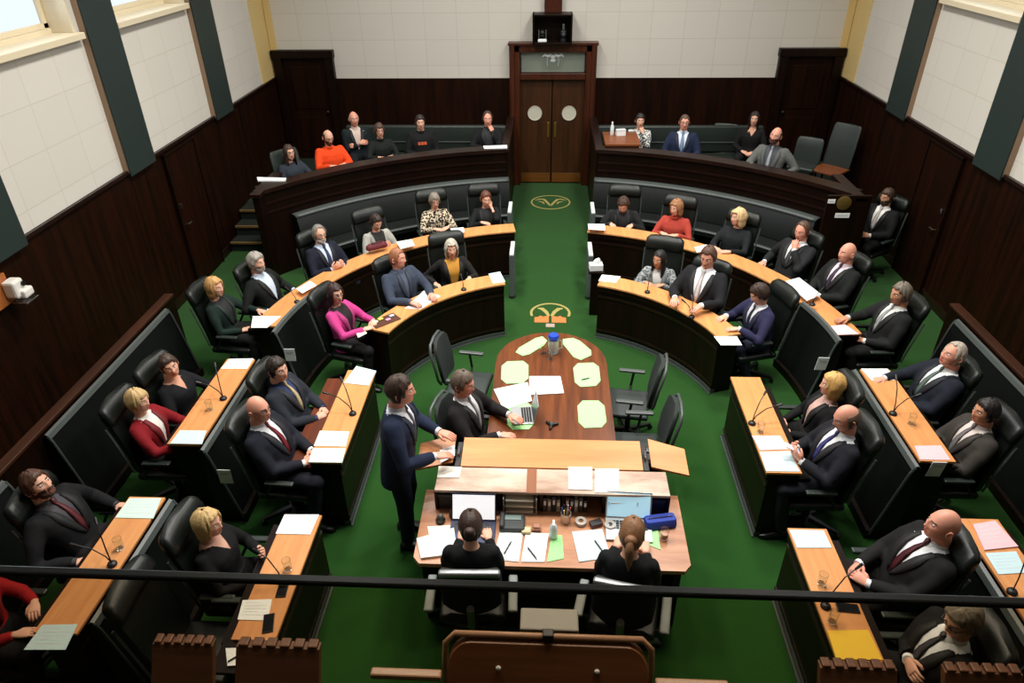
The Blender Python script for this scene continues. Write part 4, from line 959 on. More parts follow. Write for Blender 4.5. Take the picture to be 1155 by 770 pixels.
# ---- right side, near end
seated('grey-haired man in a dark suit seen through the balustrade glass at the near right', (2.473, 2.824), 180, 'member', GC+'under the grey-haired man behind the balustrade glass', sc=1.04, lean=8, yaw=20, pitch=-18, hc=(128,116,100), ht=.02, tc=(24,24,26), tie=(60,60,66), L='arm', R='cross', bc=(22,22,24), glasses=True)
seated('bald man in a dark suit and maroon tie clasping his hands, near right', (2.696, 3.569), 180, 'member', GC+'under the bald man with clasped hands at the near right', sc=1.06, lean=16, yaw=-4, pitch=6, hair=None, hc=(110,90,76), ht=.006, skin='pink', tc=(26,25,26), tie=(70,20,30), L='clasp', R='clasp', bc=(24,23,24), fat=.1)
chair('member', 4.05, 3.45, 0, PI, GC+'standing empty at the outer right desk under the pink folder', 'leather member chairs')
# ---- right side, middle block
seated('blonde woman in black leaning back on the inner right row', (2.576, 5.386), 180, 'member', GC+'under the blonde woman in black on the inner right row', fem=True, sc=.96, lean=14, yaw=-6, hair='bob', hc=(204,160,92), ht=.026, top='blazer', tc=(16,16,18), sh=(196,160,150), vdepth=.1, L='lap', R='lap', bc=(16,16,17))
seated('balding man in a dark suit and blue tie looking down at his phone', (2.465, 4.770), 180, 'member', GC+'under the balding man looking at his phone', sc=1.04, lean=10, yaw=8, pitch=-18, hair='bald', hc=(96,74,58), ht=.01, skin='pink', tc=(26,27,34), tie=(52,54,110), L='phone', R='phone', bc=(34,36,44), fat=.1)
seated('white-haired man in a navy suit and patterned green tie, outer right row', (3.799, 5.765), 180, 'member', GC+'under the white-haired man in navy on the outer right row', sc=1.05, lean=14, yaw=10, pitch=10, hair='recede', hc=(176,164,150), ht=.012, skin='pink', tc=(25,29,40), tie=(84,100,92), L='clasp', R='desk', bc=(22,25,34), fat=.14)
seated('young man with black hair in a grey-brown suit with a pocket square', (3.710, 4.960), 180, 'member', GC+'under the man in the grey-brown suit', sc=1.0, lean=12, yaw=6, hc=(26,20,18), skin='tan', tc=(58,54,50), sh=(206,196,190), tie=(110,106,106), L='clasp', R='clasp', bc=(24,24,26))
# ---- right outer arc
seated('grey-haired man in a black suit writing at the end of the outer right arc', (3.827, 7.006), 182, 'member', GC+'under the grey-haired man writing at the end of the right arc', sc=1.04, lean=10, yaw=14, pitch=-6, hc=(110,100,88), ht=.018, skin='tan', tc=(25,26,26), sh=(220,222,218), tie=(150,156,154), L='lap', R='desk', bc=(22,23,23), fat=.08)
seated('bald smiling man in a dark suit and purple tie with his hands together', (3.625, 8.065), 200, 'member', GC+'under the bald man with the purple tie', sc=1.04, lean=12, yaw=-4, hair=None, hc=(130,100,84), ht=.005, skin='pink', tc=(24,27,26), tie=(54,44,62), sh=(214,200,210), L='clasp', R='clasp', bc=(22,23,24), fat=.12)
seated('balding man in a charcoal suit holding his hand to his mouth', (3.285, 8.751), 214, 'member', GC+'under the man holding his hand to his mouth', sc=1.04, lean=14, yaw=6, pitch=-12, hair='recede', hc=(86,62,48), ht=.01, skin='pink', tc=(32,34,36), tie=(60,62,66), L='chin', R='arm', bc=(22,23,25), fat=.08)
seated('wavy blonde-haired woman in a dark top looking along the outer right arc', (2.604, 9.362), 232, 'member', GC+'under the wavy-haired blonde woman on the right arc', fem=True, sc=.98, lean=10, yaw=-30, hair='bob', hc=(210,180,132), ht=.032, top='dress', tc=(24,28,30), L='deskin', R='deskin', bc=(20,22,28), fat=.05)
seated('woman with light brown hair in a rust red roll-neck jumper', (1.829, 9.871), 248, 'member', GC+'under the woman in the rust red jumper', fem=True, sc=.98, lean=0, yaw=-24, pitch=-6, hair='bob', hc=(158,110,72), ht=.022, top='sweater', sh='roll', tc=(166,62,50), L='deskin', R='deskin', bc=(22,20,22), fat=.08, drop=0.06, knee=0.3)
seated('man with brown hair in a dark suit bent over his papers right of the aisle', (1.079, 10.132), 262, 'member', GC+'under the man bent over papers right of the aisle', sc=1.0, lean=-16, yaw=-4, pitch=-30, hc=(70,48,36), tc=(28,29,30), sh=(40,40,42), L='write', R='write', bc=(22,22,23), drop=0.1, knee=0.3)
# ---- right inner arc
seated('woman with long black hair in a pale grey patterned jacket over a white top', (1.385, 8.275), 252, 'member', GC+'under the woman with long black hair', fem=True, sc=.95, lean=-6, yaw=-20, hair='long', hc=(20,16,16), ht=.012, top='blazer', tc=(128,132,132), pattern='_check', sh=(226,224,220), vdepth=.13, L='deskin', R='deskin', bc=(24,24,26), skin='tan', drop=0.1, knee=0.3)
seated('large man in a black suit, white shirt and pale tie looking down', (1.872, 7.772), 236, 'member', GC+'under the large man with the pale tie', sc=1.1, lean=8, yaw=4, pitch=-16, hair='crop', hc=(84,56,42), ht=.012, skin='pink', tc=(24,24,27), tie=(206,196,196), L='desk', R='desk', bc=(22,22,24), fat=.2, vdepth=.16, knee=.3)
seated('brown-haired man in an indigo suit at the end of the inner right arc', (2.351, 7.141), 196, 'member', GC+'under the man in the indigo suit', sc=1.0, lean=-4, yaw=-6, pitch=-26, hc=(52,34,26), ht=.02, tc=(42,42,72), sh=(224,226,232), tie=(40,44,66), L='desk', R='desk', bc=(34,34,54), drop=0.04, knee=0.32)
seated('bearded attendant in a dark suit and pale tie beside the right wall door', (4.907, 10.078), 214, 'member', GC+'under the attendant beside the right-hand wall door', sc=1.02, lean=8, yaw=-4, pitch=-8, hc=(66,46,34), beard=(50,36,28), tc=(20,20,22), sh=(232,230,226), tie=(196,190,186), L='clasp', R='clasp', bc=(17,17,18), skin='tan')
# ---- the floor of the house
person('man standing in a navy suit, speaking at the end of the orange bench', (-1.211, 4.455), math.radians(2), sc=1.07, lean=-4, yaw=4, pitch=4, stand=True, hc=(52,34,24), ht=.017, tc=(28,36,58), sh=(226,228,234), tie=(92,96,112), bc=(24,28,42), L='flap', R='flap', shoe_c=(22,18,18), skin='pink')
seated('man in a black suit working at the left of the oval table', (-0.809, 5.168), -14, 'table', 'grey-framed chair under the man at the oval table', sc=1.04, lean=4, yaw=-6, pitch=-8, hc=(92,78,66), ht=.016, skin='pink', tc=(26,22,23), sh=(222,220,222), tie=(150,146,150), L='desk', R='desk', bc=(24,22,24), fat=.08)
seated('clerk with tied-back dark hair in black, from behind at the left laptop', (-0.581, 3.540), 92, 'clerk', 'silver-framed office chair of the dark-haired clerk', fem=True, sc=.97, lean=-6, pitch=-12, hair='bun', hc=(54,34,24), top='gown', tc=(15,15,17), L='keys', R='keys', bc=(16,16,17))
seated('clerk with a fair ponytail in black, from behind at the right laptop', (0.561, 3.489), 78, 'clerk', 'silver-framed office chair of the clerk with the ponytail', fem=True, sc=.99, lean=-8, pitch=-10, hair='bun', pony=True, hc=(128,88,56), top='gown', tc=(15,15,17), L='keys', R='keys', bc=(16,16,17))
chair('table', -.93, 6.28, 0, math.radians(-8), 'empty grey-framed chair at the far left of the oval table', 'chairs around the oval table')
chair('table', .83, 5.98, 0, math.radians(172), 'empty grey-framed chair at the right of the oval table, farther one', 'chairs around the oval table')
chair('table', .86, 5.25, 0, math.radians(178), 'empty grey-framed chair at the right of the oval table, nearer the orange bench', 'chairs around the oval table')
# ---- visitors in the raised gallery
seated('woman with long dark hair and glasses in a dark patterned top, leftmost in the gallery', (-4.128, 10.729), -42, 'tall', 'tall green chair under the leftmost woman in the gallery', dz=.5, fem=True, sc=.96, lean=10, yaw=-4, hair='long', hc=(60,40,30), top='dress', tc=(42,48,58), L='desk', R='lap', bc=(20,20,24), glasses=True)
seated('balding man with a dark beard in a bright orange jumper', (-3.682, 11.397), -58, 'gallery', 'low chair under the man in the bright orange jumper', dz=.5, sc=1.0, lean=4, pitch=-16, yaw=8, hair='bald', hc=(50,36,28), ht=.006, top='sweater', sh=(0,0,0), tc=(226,70,24), beard=(44,32,26), L='deskin', R='deskin', bc=(24,28,44), glasses=True)
seated('bald older man with folded arms in a dark jacket, back row of the gallery', (-3.512, 12.477), -64, 'gallery', 'low chair under the bald older man in the back row', dz=.5, sc=1.02, lean=6, hair='bald', hc=(150,140,130), ht=.005, skin='pink', tc=(24,32,36), sh=(206,184,172), L='cross', R='cross', bc=(20,24,30))
seated('person with short brown hair and glasses in a plain black jumper in the gallery', (-2.950, 11.957), -68, 'gallery', 'low chair under the person in the plain black jumper', dz=.5, fem=True, sc=.97, lean=6, hair='pixie', hc=(76,52,38), top='sweater', sh=(0,0,0), tc=(20,24,22), L='deskin', R='deskin', bc=(20,20,24), glasses=True)
seated('young man in a black hooded top with an orange chest print', (-2.305, 12.335), -76, None, None, dz=.5, sc=1.0, lean=6, hair='short', hc=(36,26,22), top='hoodie', sh=(0,0,0), tc=(18,18,20), L='lap', R='lap', bc=(18,18,20), print_c=(186,78,40))
seated('attendant in a black uniform raising a hand to his mouth, left of the double door', (-1.134, 12.478), -82, 'gallery', 'low chair under the attendant left of the double door', dz=.5, sc=1.02, lean=4, hair='recede', hc=(60,46,38), tc=(15,16,18), sh=(24,26,30), L='chin', R='desk', bc=(14,14,16), skin='pink')
seated('dark-haired woman in a pale patterned top raising her hands, right of the double door', (1.554, 12.688), -98, 'gallery', 'low chair under the woman in the pale patterned top', dz=.5, fem=True, sc=.95, lean=4, yaw=10, hair='short', hc=(32,24,22), top='dress', tc=(150,152,150), pattern='_floral', L='chin', R='phone', bc=(170,172,172))
seated('man in a blue suit and pale blue tie in the right-hand gallery', (2.253, 12.264), -100, None, None, dz=.5, sc=1.02, lean=8, yaw=6, hair='crop', hc=(86,66,54), ht=.008, skin='pink', tc=(28,38,62), sh=(206,214,228), tie=(112,136,172), L='thigh', R='thigh', bc=(26,34,54), glasses=True)
seated('dark-haired woman in black with a bare forearm in the back of the right gallery', (3.552, 12.723), -108, 'gallery', 'low chair under the woman in black at the back of the right gallery', dz=.5, fem=True, sc=.97, lean=6, hair='long', hc=(30,20,18), top='vneck', tc=(17,17,18), sh=(200,150,124), L='lap', R='lap', bc=(16,16,18))
seated('bald bearded man in a grey jacket leaning sideways in the right gallery', (3.518, 11.286), -124, 'gallery', 'low chair under the bald bearded man in grey', dz=.5, sc=1.06, lean=10, tilt=-10, hair='bald', hc=(70,50,40), ht=.004, tc=(92,94,92), sh=(58,60,68), beard=(60,42,34), L='arm', R='desk', bc=(40,42,44), skin='pink', tie=(150,156,160), top='open')
chair('gallery', 3.219, 13.303, .5, math.radians(-106), 'empty low green chair between the man in blue and the bald bearded man', 'visitor chairs')
chair('gallery', 4.449, 12.419, .5, math.radians(-122), 'empty low green chair just right of the bald bearded man', 'visitor chairs')
chair('tall', 4.865, 12.200, .5, math.radians(-136), 'tall empty chair with a wooden seat at the right end of the gallery', 'visitor chairs')
for s, nm in ((-1, 'left'), (1, 'right')):
    t = empty('gallery_bench', (s*2.35, 13.05, .5), 0, 'straight padded bench along the back wall of the %s gallery' % nm, 'bench')
    b = bmesh.new(); box(b, -1.5, 1.5, .0, .12, .46, .94, .03, seg=3); mk('backrest', b, M_leather2, t, True, .9)
    b = bmesh.new(); box(b, -1.5, 1.5, -.5, 0, .36, .46, .03, seg=3); mk('seat', b, M_leather2, t, True, .9)
    b = bmesh.new(); box(b, -1.5, 1.5, -.42, .1, 0, .36, .004); mk('plinth', b, M_dark, t)
    b = bmesh.new(); box(b, -1.5, 1.5, -.02, -.005, .64, .66, .004); mk('seam', b, M_trimg, t)
t = empty('attendants_desk', (1.4, 12.25, .5), 0, 'plain mid-brown attendant desk inside the gallery right of the double door', 'desk')
b = bmesh.new(); box(b, -.5, .1, -.35, .4, .91, .95, .006); mk('desktop', b, M_mid, t)
b = bmesh.new(); box(b, -.48, -.44, -.32, .36, 0, .91, .004); box(b, .04, .08, -.32, .36, 0, .91, .004); box(b, -.44, .04, -.32, -.29, .1, .91, .004); mk('carcass', b, M_mid, t)
# ================================================================== PAPERS AND SMALL THINGS
PAL = {'white': (240, 242, 242), 'cream': (240, 234, 220), 'blue': (196, 222, 228), 'mint': (204, 230, 216), 'pink': (232, 190, 196), 'yellow': (240, 196, 52), 'green': (162, 230, 150)}
MAT_PRINT = mat('printed_text', (205, 210, 212), .8)
def paper(label, q, z, col='white', name='paper', cat='paper', th=.004, group=None, lines=True):
    ctr = V((sum(p[0] for p in q)/4, sum(p[1] for p in q)/4, z+.0012))
    pts = [V((p[0]-ctr.x, p[1]-ctr.y, 0)) for p in q]
    b = bmesh.new(); rings(b, [[p+V((0, 0, h)) for p in pts] for h in (0, th)])
    o = mk(name, b, mat('paper_'+col, PAL[col], .75)); o.location = ctr; tag(o, label, cat, group)
    if lines:
        b = bmesh.new()
        bl = lambda u, w: pts[0]*(1-u)*(1-w)+pts[1]*u*(1-w)+pts[2]*u*w+pts[3]*(1-u)*w
        for i in range(5):
            w = .14+.15*i; e = .86 if i % 3 else .6
            g = [bl(.12, w), bl(e, w), bl(e, w+.025), bl(.12, w+.025)]
            rings(b, [[p+V((0, 0, h)) for p in g] for h in (th, th+.0006)])
        mk('print', b, MAT_PRINT, o)
    return o
ZA, ZB = ZD, .85
# left desks
paper('pale blue paper at the far end of the inner left middle desk', [(-2.061, 6.073), (-1.829, 5.989), (-1.850, 5.726), (-2.115, 5.764)], ZA, 'blue')
paper('white sheet on the inner left middle desk beside the standing speaker, upper of two', [(-2.146, 4.996), (-1.870, 4.993), (-1.850, 4.781), (-2.143, 4.783)], ZA, 'cream')
paper('pale mint sheet at the near end of the inner left middle desk', [(-2.142, 4.752), (-1.844, 4.757), (-1.828, 4.569), (-2.126, 4.564)], ZA, 'mint')
paper('white papers with a green sticker at the far end of the outer left middle desk', [(-3.419, 6.078), (-3.166, 6.094), (-3.161, 5.902), (-3.440, 5.893)], ZB, 'white')
paper('pale blue paper in front of the woman in dark red', [(-3.414, 4.887), (-3.164, 4.889), (-3.126, 4.703), (-3.418, 4.700)], ZB, 'blue')
paper('pale blue paper at the far end of the near left corner desk', [(-3.437, 4.018), (-3.175, 4.028), (-3.132, 3.806), (-3.440, 3.804)], ZB, 'mint')
paper('pale blue paper at the near end of the left corner desk', [(-3.418, 2.833), (-3.182, 2.849), (-3.152, 2.659), (-3.426, 2.648)], ZB, 'blue')
paper('white paper at the far end of the desk before the blonde woman, near left', [(-2.136, 3.943), (-1.858, 3.953), (-1.868, 3.743), (-2.141, 3.742)], ZA, 'white')
paper('white folded sheet in the middle of the near left inner desk', [(-2.168, 3.126), (-1.963, 3.142), (-1.935, 2.970), (-2.145, 2.969)], ZA, 'white')
paper('small white notepad hanging at the near end of the inner left desk', [(-2.137, 2.746), (-1.945, 2.761), (-1.914, 2.641), (-2.075, 2.622)], ZA, 'white', 'notepad', 'notepad', .012, lines=False)
paper('white pile of papers at the end of the outer left arc', [(-3.551, 7.088), (-3.210, 7.097), (-3.288, 6.827), (-3.474, 6.822)], ZB-.06, 'white')
paper('white paper before the grey-bearded man on the outer left arc', [(-3.202, 7.679), (-3.086, 7.901), (-2.971, 7.782), (-3.087, 7.565)], ZB, 'white')
paper('white paper on the outer left arc below the person in light grey', [(-2.207, 9.139), (-2.007, 9.236), (-1.921, 9.023), (-2.100, 8.900)], ZB, 'white')
paper('white paper on the outer left arc before the patterned shirt', [(-1.493, 9.634), (-1.301, 9.687), (-1.269, 9.506), (-1.443, 9.438)], ZB, 'white')
paper('large white papers before the sandy-haired man on the inner left arc', [(-1.763, 7.325), (-1.607, 7.786), (-1.375, 7.651), (-1.576, 7.309)], ZA, 'white')
paper('white paper at the aisle end of the inner left arc', [(-0.825, 8.279), (-0.677, 8.348), (-0.591, 8.055), (-0.747, 8.002)], ZA, 'blue')
paper('small white card in front of the pink jacket', [(-2.219, 6.736), (-2.145, 6.817), (-2.097, 6.740), (-2.176, 6.641)], ZA, 'cream', 'card', 'card', lines=False)
# right desks
paper('pale pink sheet on the inner right middle desk', [(1.826, 5.059), (2.083, 5.068), (2.109, 4.879), (1.848, 4.858)], ZA, 'pink')
paper('pale blue sheet at the near end of the inner right middle desk', [(1.842, 4.835), (2.110, 4.856), (2.118, 4.593), (1.834, 4.589)], ZA, 'blue')
paper('white paper at the far end of the outer right middle desk', [(3.162, 6.094), (3.431, 6.102), (3.419, 5.898), (3.192, 5.891)], ZB, 'white')
paper('pink paper in front of the man in the grey-brown suit', [(3.180, 4.893), (3.414, 4.907), (3.408, 4.716), (3.155, 4.713)], ZB, 'pink')
paper('pale blue paper on the inner right desk near the bald man with clasped hands', [(1.842, 3.929), (2.105, 3.930), (2.108, 3.759), (1.850, 3.749)], ZA, 'blue')
paper('bright yellow folder on the inner right desk behind the balustrade glass', [(1.840, 3.036), (2.112, 3.053), (2.119, 2.834), (1.828, 2.828)], ZA, 'yellow', 'folder', 'folder', .008, lines=False)
paper('pink folder on the outer right desk at the near corner', [(3.225, 3.974), (3.413, 4.017), (3.447, 3.764), (3.183, 3.720)], ZB, 'pink', 'folder', 'folder', .01)
paper('pale blue paper below the pink folder at the near right corner', [(3.176, 3.695), (3.410, 3.721), (3.378, 3.526), (3.170, 3.503)], ZB, 'blue')
paper('white paper at the aisle end of the outer right arc', [(0.544, 9.859), (0.794, 9.847), (0.792, 9.613), (0.547, 9.641)], ZB, 'white')
paper('white paper on the outer right arc between rust jumper and wavy blonde', [(1.979, 9.048), (2.166, 9.141), (2.169, 8.964), (1.985, 8.874)], ZB, 'white')
paper('white heap of papers before the bald smiling man on the outer right arc', [(2.940, 8.026), (3.135, 8.129), (3.268, 7.682), (3.050, 7.520)], ZB, 'white', th=.014)
paper('pink-white paper at the near end of the outer right arc', [(3.120, 6.943), (3.312, 6.987), (3.393, 6.779), (3.154, 6.753)], ZB, 'pink')
paper('white paper at the aisle end of the inner right arc', [(0.663, 8.289), (0.902, 8.243), (0.830, 8.066), (0.607, 8.110)], ZA, 'white')
paper('white paper at the near end of the inner right arc', [(1.817, 6.784), (2.073, 6.792), (2.090, 6.607), (1.858, 6.600)], ZA, 'white')
paper('white paper bundle on the left end of the gallery parapet', [(-4.511, 10.235), (-4.044, 10.201), (-4.019, 10.081), (-4.440, 10.076)], 1.4, 'white', th=.02)
paper('white papers on the parapet before the attendant left of the double door', [(-1.176, 11.919), (-0.769, 11.974), (-0.759, 11.795), (-1.149, 11.767)], 1.4, 'white', th=.008)
# mats and papers on the oval table
ZT = .742
def placemat(label, q):
    c = [V((p[0], p[1], 0)) for p in q]; oct_ = []
    for i in range(4):
        a, p_, n_ = c[i], c[i-1], c[(i+1) % 4]
        oct_ += [a+(p_-a)*.2, a+(n_-a)*.2]
    ctr = sum(c, V((0, 0, 0)))/4; b = bmesh.new(); rings(b, [[p-ctr+V((0, 0, h)) for p in oct_] for h in (0, .004)])
    o = mk('placemat', b, mat('mint_green_mat', (162, 230, 150), .7)); o.location = (ctr.x, ctr.y, ZT+.0012); return tag(o, label, 'placemat', 'pale green mats on the oval table')
placemat('pale green mat at the rounded table end, left of the water jug', [(-0.416, 6.491), (-0.118, 6.836), (-0.026, 6.686), (-0.285, 6.370)])
placemat('pale green mat at the rounded table end, right of the water jug', [(0.094, 6.746), (0.285, 6.790), (0.478, 6.463), (0.280, 6.300)])
placemat('pale green mat on the left table edge above the white papers', [(-0.530, 6.276), (-0.244, 6.302), (-0.233, 5.890), (-0.515, 5.866)])
placemat('pale green mat on the right table edge carrying a small black pen', [(0.231, 6.265), (0.507, 6.290), (0.510, 5.867), (0.247, 5.828)])
placemat('pale green mat under the open laptop', [(-0.433, 5.537), (-0.180, 5.560), (-0.154, 5.147), (-0.411, 5.126)])
placemat('pale green mat on the right table edge nearest the orange bench', [(0.258, 5.603), (0.521, 5.611), (0.528, 5.196), (0.262, 5.174)])
paper('white papers fanned beside the man at the oval table', [(-0.580, 5.756), (-0.242, 5.890), (-0.189, 5.574), (-0.462, 5.422)], ZT+.005, 'white', th=.008)
paper('open white document lying on the middle of the oval table', [(-0.227, 6.002), (0.096, 6.012), (0.129, 5.717), (-0.218, 5.676)], ZT, 'white', th=.01)
def laptop(label, loc, rz, body_c, scr_c, emit, tilt=1.85, w=.32, d=.22):
    t = empty('laptop', loc, rz, label, 'laptop')
    b = bmesh.new(); box(b, -w/2, w/2, -d/2, d/2, 0, .016, .004); base = mk('base', b, mat('laptop_%d' % body_c[0], body_c, .35, .6), t)
    b = bmesh.new()
    for i in range(4):
        for j in range(11): box(b, -w*.42+j*w*.0765, -w*.42+j*w*.0765+w*.066, -.005+i*.024, .014+i*.024, .016, .0185)
    mk('keyboard', b, M_black, base)
    R_ = Matrix.Translation((0, d/2-.004, .016)) @ Matrix.Rotation(tilt-PI/2, 4, 'X') if False else Matrix.Translation((0, d/2-.004, .016)) @ Matrix.Rotation(-(tilt-PI/2), 4, 'X')
    b = bmesh.new(); box(b, -w/2, w/2, 0, .008, 0, d, .003, mtx=R_); lid = mk('lid', b, mat('laptop_%d' % body_c[0], body_c, .35, .6), t)
    b = bmesh.new(); box(b, -w/2+.012, w/2-.012, -.0015, .0, .014, d-.012, mtx=R_); mk('screen', b, mat('screen_%d_%d' % (scr_c[0], scr_c[1]), scr_c, .3, emit=emit), lid)
    return t
tx, ty = -0.277, 5.334
laptop('silver laptop open on a pale green mat, turned to the man at the table', (tx, ty, ZT+.006), math.radians(-84), (180, 182, 184), (60, 64, 70), .15, 1.8, .27, .2)
def lathe_thing(name, label, cat, loc, prof, m, n=18, group=None):
    b = bmesh.new(); lathe(b, prof, n=n); o = mk(name, b, m, None, True, .7); o.location = loc; return tag(o, label, cat, group)
M_glass = mat('clear_glass', (240, 246, 246), .03, trans=1)
M_jug = mat('frosted_jug', (210, 226, 226), .15, trans=.7)
jx, jy = 0.023, 6.468
t = empty('water_jug', (jx, jy, ZT+.001), 0, 'clear water jug with a bright blue lid at the head of the oval table', 'jug')
b = bmesh.new(); lathe(b, [(.045, 0), (.055, .01), (.055, .17), (.045, .2)], n=18); mk('jug_body', b, M_jug, t, True, .7)
b = bmesh.new(); lathe(b, [(.056, .18), (.058, .19), (.058, .22), (.05, .235)], n=18); mk('lid', b, mat('blue_plastic', (30, 70, 190), .35), t, True, .7)
b = bmesh.new(); tube(b, [(.052, 0, .17), (.095, 0, .15), (.095, 0, .07), (.055, 0, .05)], .008, 8); mk('handle', b, M_jug, t)
TUMB = [(.028, 0), (.033, .1), (.031, .1), (.026, .008)]
def tumbler(label, x, y, z, group='water tumblers'): return lathe_thing('tumbler', label, 'glass', (x, y, z+.001), TUMB, M_glass, 14, group)
tumbler('clear tumbler just left of the blue-lidded jug', *(jx-.11, jy-.02), ZT); tumbler('clear tumbler in front of the blue-lidded jug', jx-.03, jy-.12, ZT)
def desk_tumbler(label, x, y, z): tumbler(label, x, y, z)
desk_tumbler('clear tumbler on the outer left middle desk', -3.264, 5.205, ZB); desk_tumbler('clear tumbler on the left corner desk by the microphones', -3.238, 3.506, ZB)
desk_tumbler('clear tumbler on the near left inner desk under the balustrade edge', -1.934, 3.407, ZA); desk_tumbler('clear tumbler on the inner right middle desk', 1.913, 5.119, ZA)
desk_tumbler('clear tumbler on the outer right middle desk', 3.282, 5.206, ZB); desk_tumbler('clear tumbler on the near right inner desk', 1.924, 3.427, ZA); desk_tumbler('second clear tumbler on the near right inner desk, by the microphone', 1.894, 3.113, ZA)
# table odds and ends
mx_, my_ = 0.004, 5.205
t = empty('conference_phone', (mx_, my_, ZT+.001), .3, 'small black conference device on the oval table near the laptop', 'phone')
b = bmesh.new()
for k in range(3): tube(b, [(0, 0, .014), (.06*math.cos(2.1*k), .06*math.sin(2.1*k), .012)], [.022, .013], 8, round_ends=True)
mk('body', b, M_black, t); b = bmesh.new(); lathe(b, [(.016, .02), (.016, .034), (.01, .038)], n=12); mk('speaker', b, M_trimg, t)
def pen(label, x, y, z, rz, c=(16, 16, 18), L=.14):
    t = empty('pen', (x, y, z), rz, label, 'pen'); b = bmesh.new(); tube(b, [(-L/2, 0, .006), (L/2-.02, 0, .006)], .0055, 8); mk('barrel', b, mat('pen_%d_%d_%d' % c, c, .4), t)
    b = bmesh.new(); tube(b, [(L/2-.02, 0, .006), (L/2, 0, .006)], [.005, .001], 8); mk('tip', b, M_chrome, t)
pen('black pen on the right pale green mat', 0.361, 5.972, ZT+.007, .4, L=.1); pen('black pen lying on the notepad at the near left desk', -2.027, 2.693, ZA+.014, .7)
def phone(label, x, y, z, rz):
    t = empty('mobile_phone', (x, y, z+.001), rz, label, 'phone'); b = bmesh.new(); box(b, -.037, .037, -.075, .075, 0, .009, .004); mk('case', b, M_black, t)
    b = bmesh.new(); box(b, -.033, .033, -.068, .068, .009, .0098); mk('screen', b, mat('phone_glass', (24, 26, 30), .1), t)
phone('black mobile phone on the near left inner desk', -1.922, 2.949, ZA, .25); phone('black mobile phone on the near right inner desk', 2.039, 3.224, ZA, 1.5)
phone('black mobile phone lying on the near left desk by the balustrade edge', -1.917, 3.234, ZA, .1)
p5 = [o for o in COL.objects if o.get('label', '').startswith('balding man in a dark suit and blue tie')][0]
t = empty('mobile_phone', (p5.location.x-.33, p5.location.y, .90), PI/2, 'white-backed mobile phone held by the balding man in the blue tie', 'phone')
b = bmesh.new(); box(b, -.037, .037, -.075, .075, 0, .009, .004, mtx=Matrix.Rotation(.5, 4, 'X')); mk('case', b, M_white, t); b = bmesh.new(); box(b, -.033, .033, -.068, .068, .009, .0098, mtx=Matrix.Rotation(.5, 4, 'X')); mk('screen', b, mat('phone_lit', (200, 214, 230), .2, emit=.4), t)
# gooseneck microphones
def mic(label, x, y, z, tips):
    t = empty('gooseneck_microphone', (x, y, z+.001), 0, label, 'microphone', 'desk microphones')
    b = bmesh.new(); lathe(b, [(.034, 0), (.036, .01), (.028, .024), (.014, .03)], n=16); mk('base', b, M_black, t, True, .7)
    for dx, dy, h in tips:
        b = bmesh.new(); P_ = [V((0, 0, .03)), V((dx*.1, dy*.1, h*.45)), V((dx*.45, dy*.45, h*.85)), V((dx*.85, dy*.85, h))]; tube(b, P_, .0048, 6); nk = mk('gooseneck', b, M_black, t)
        e = (P_[-1]-P_[-2]).normalized(); b = bmesh.new(); tube(b, [P_[-1]-e*.01, P_[-1]+e*.04], [.009, .012], 8, round_ends=True); mk('capsule', b, M_black, nk)
for lab, (x, y), z, tips in (
 ('twin gooseneck microphone on the outer left middle desk', (-3.203, 5.377), ZB, ((-.2, -.02, .2), (-.1, .2, .27))),
 ('twin gooseneck microphone on the inner left middle desk', (-1.901, 5.258), ZA, ((-.26, .03, .22), (-.13, .2, .27))),
 ('twin gooseneck microphone on the left corner desk', (-3.214, 3.348), ZB, ((-.24, .0, .2), (-.1, .14, .3))),
 ('gooseneck microphone on the near left inner desk under the balustrade edge', (-1.921, 3.265), ZA, ((-.16, .04, .3),)),
 ('twin gooseneck microphone on the inner right middle desk', (1.868, 5.234), ZA, ((.24, .03, .2), (.14, .2, .22))),
 ('twin gooseneck microphone on the outer right middle desk', (3.180, 5.347), ZB, ((.2, .03, .2), (.04, .22, .27))),
 ('gooseneck microphone on the near right inner desk by the balustrade edge', (1.892, 3.232), ZA, ((.2, .1, .3),)),
 ('gooseneck microphone on the outer right desk beside the pink folder', (3.181, 3.352), ZB, ((.02, .08, .32),)),
 ('gooseneck microphone on the inner right arc before the large man', (1.641, 7.205), ZA, ((.0, .12, .2), (-.1, .1, .16))),
 ('gooseneck microphone on the outer right arc by the heap of papers', (3.086, 7.434), ZB, ((.12, .1, .16),)),
 ('gooseneck microphone on the outer left arc before the blonde woman', (-3.083, 7.337), ZB, ((-.14, .1, .14),)),
 ('gooseneck microphone on the inner right arc before the woman with black hair', (1.196, 7.810), ZA, ((.04, .14, .16),)),
 ('gooseneck microphone on the inner left arc before the silver-haired woman', (-1.105, 7.823), ZA, ((-.04, .12, .14),))):
    mic(lab, x, y, z, tips)
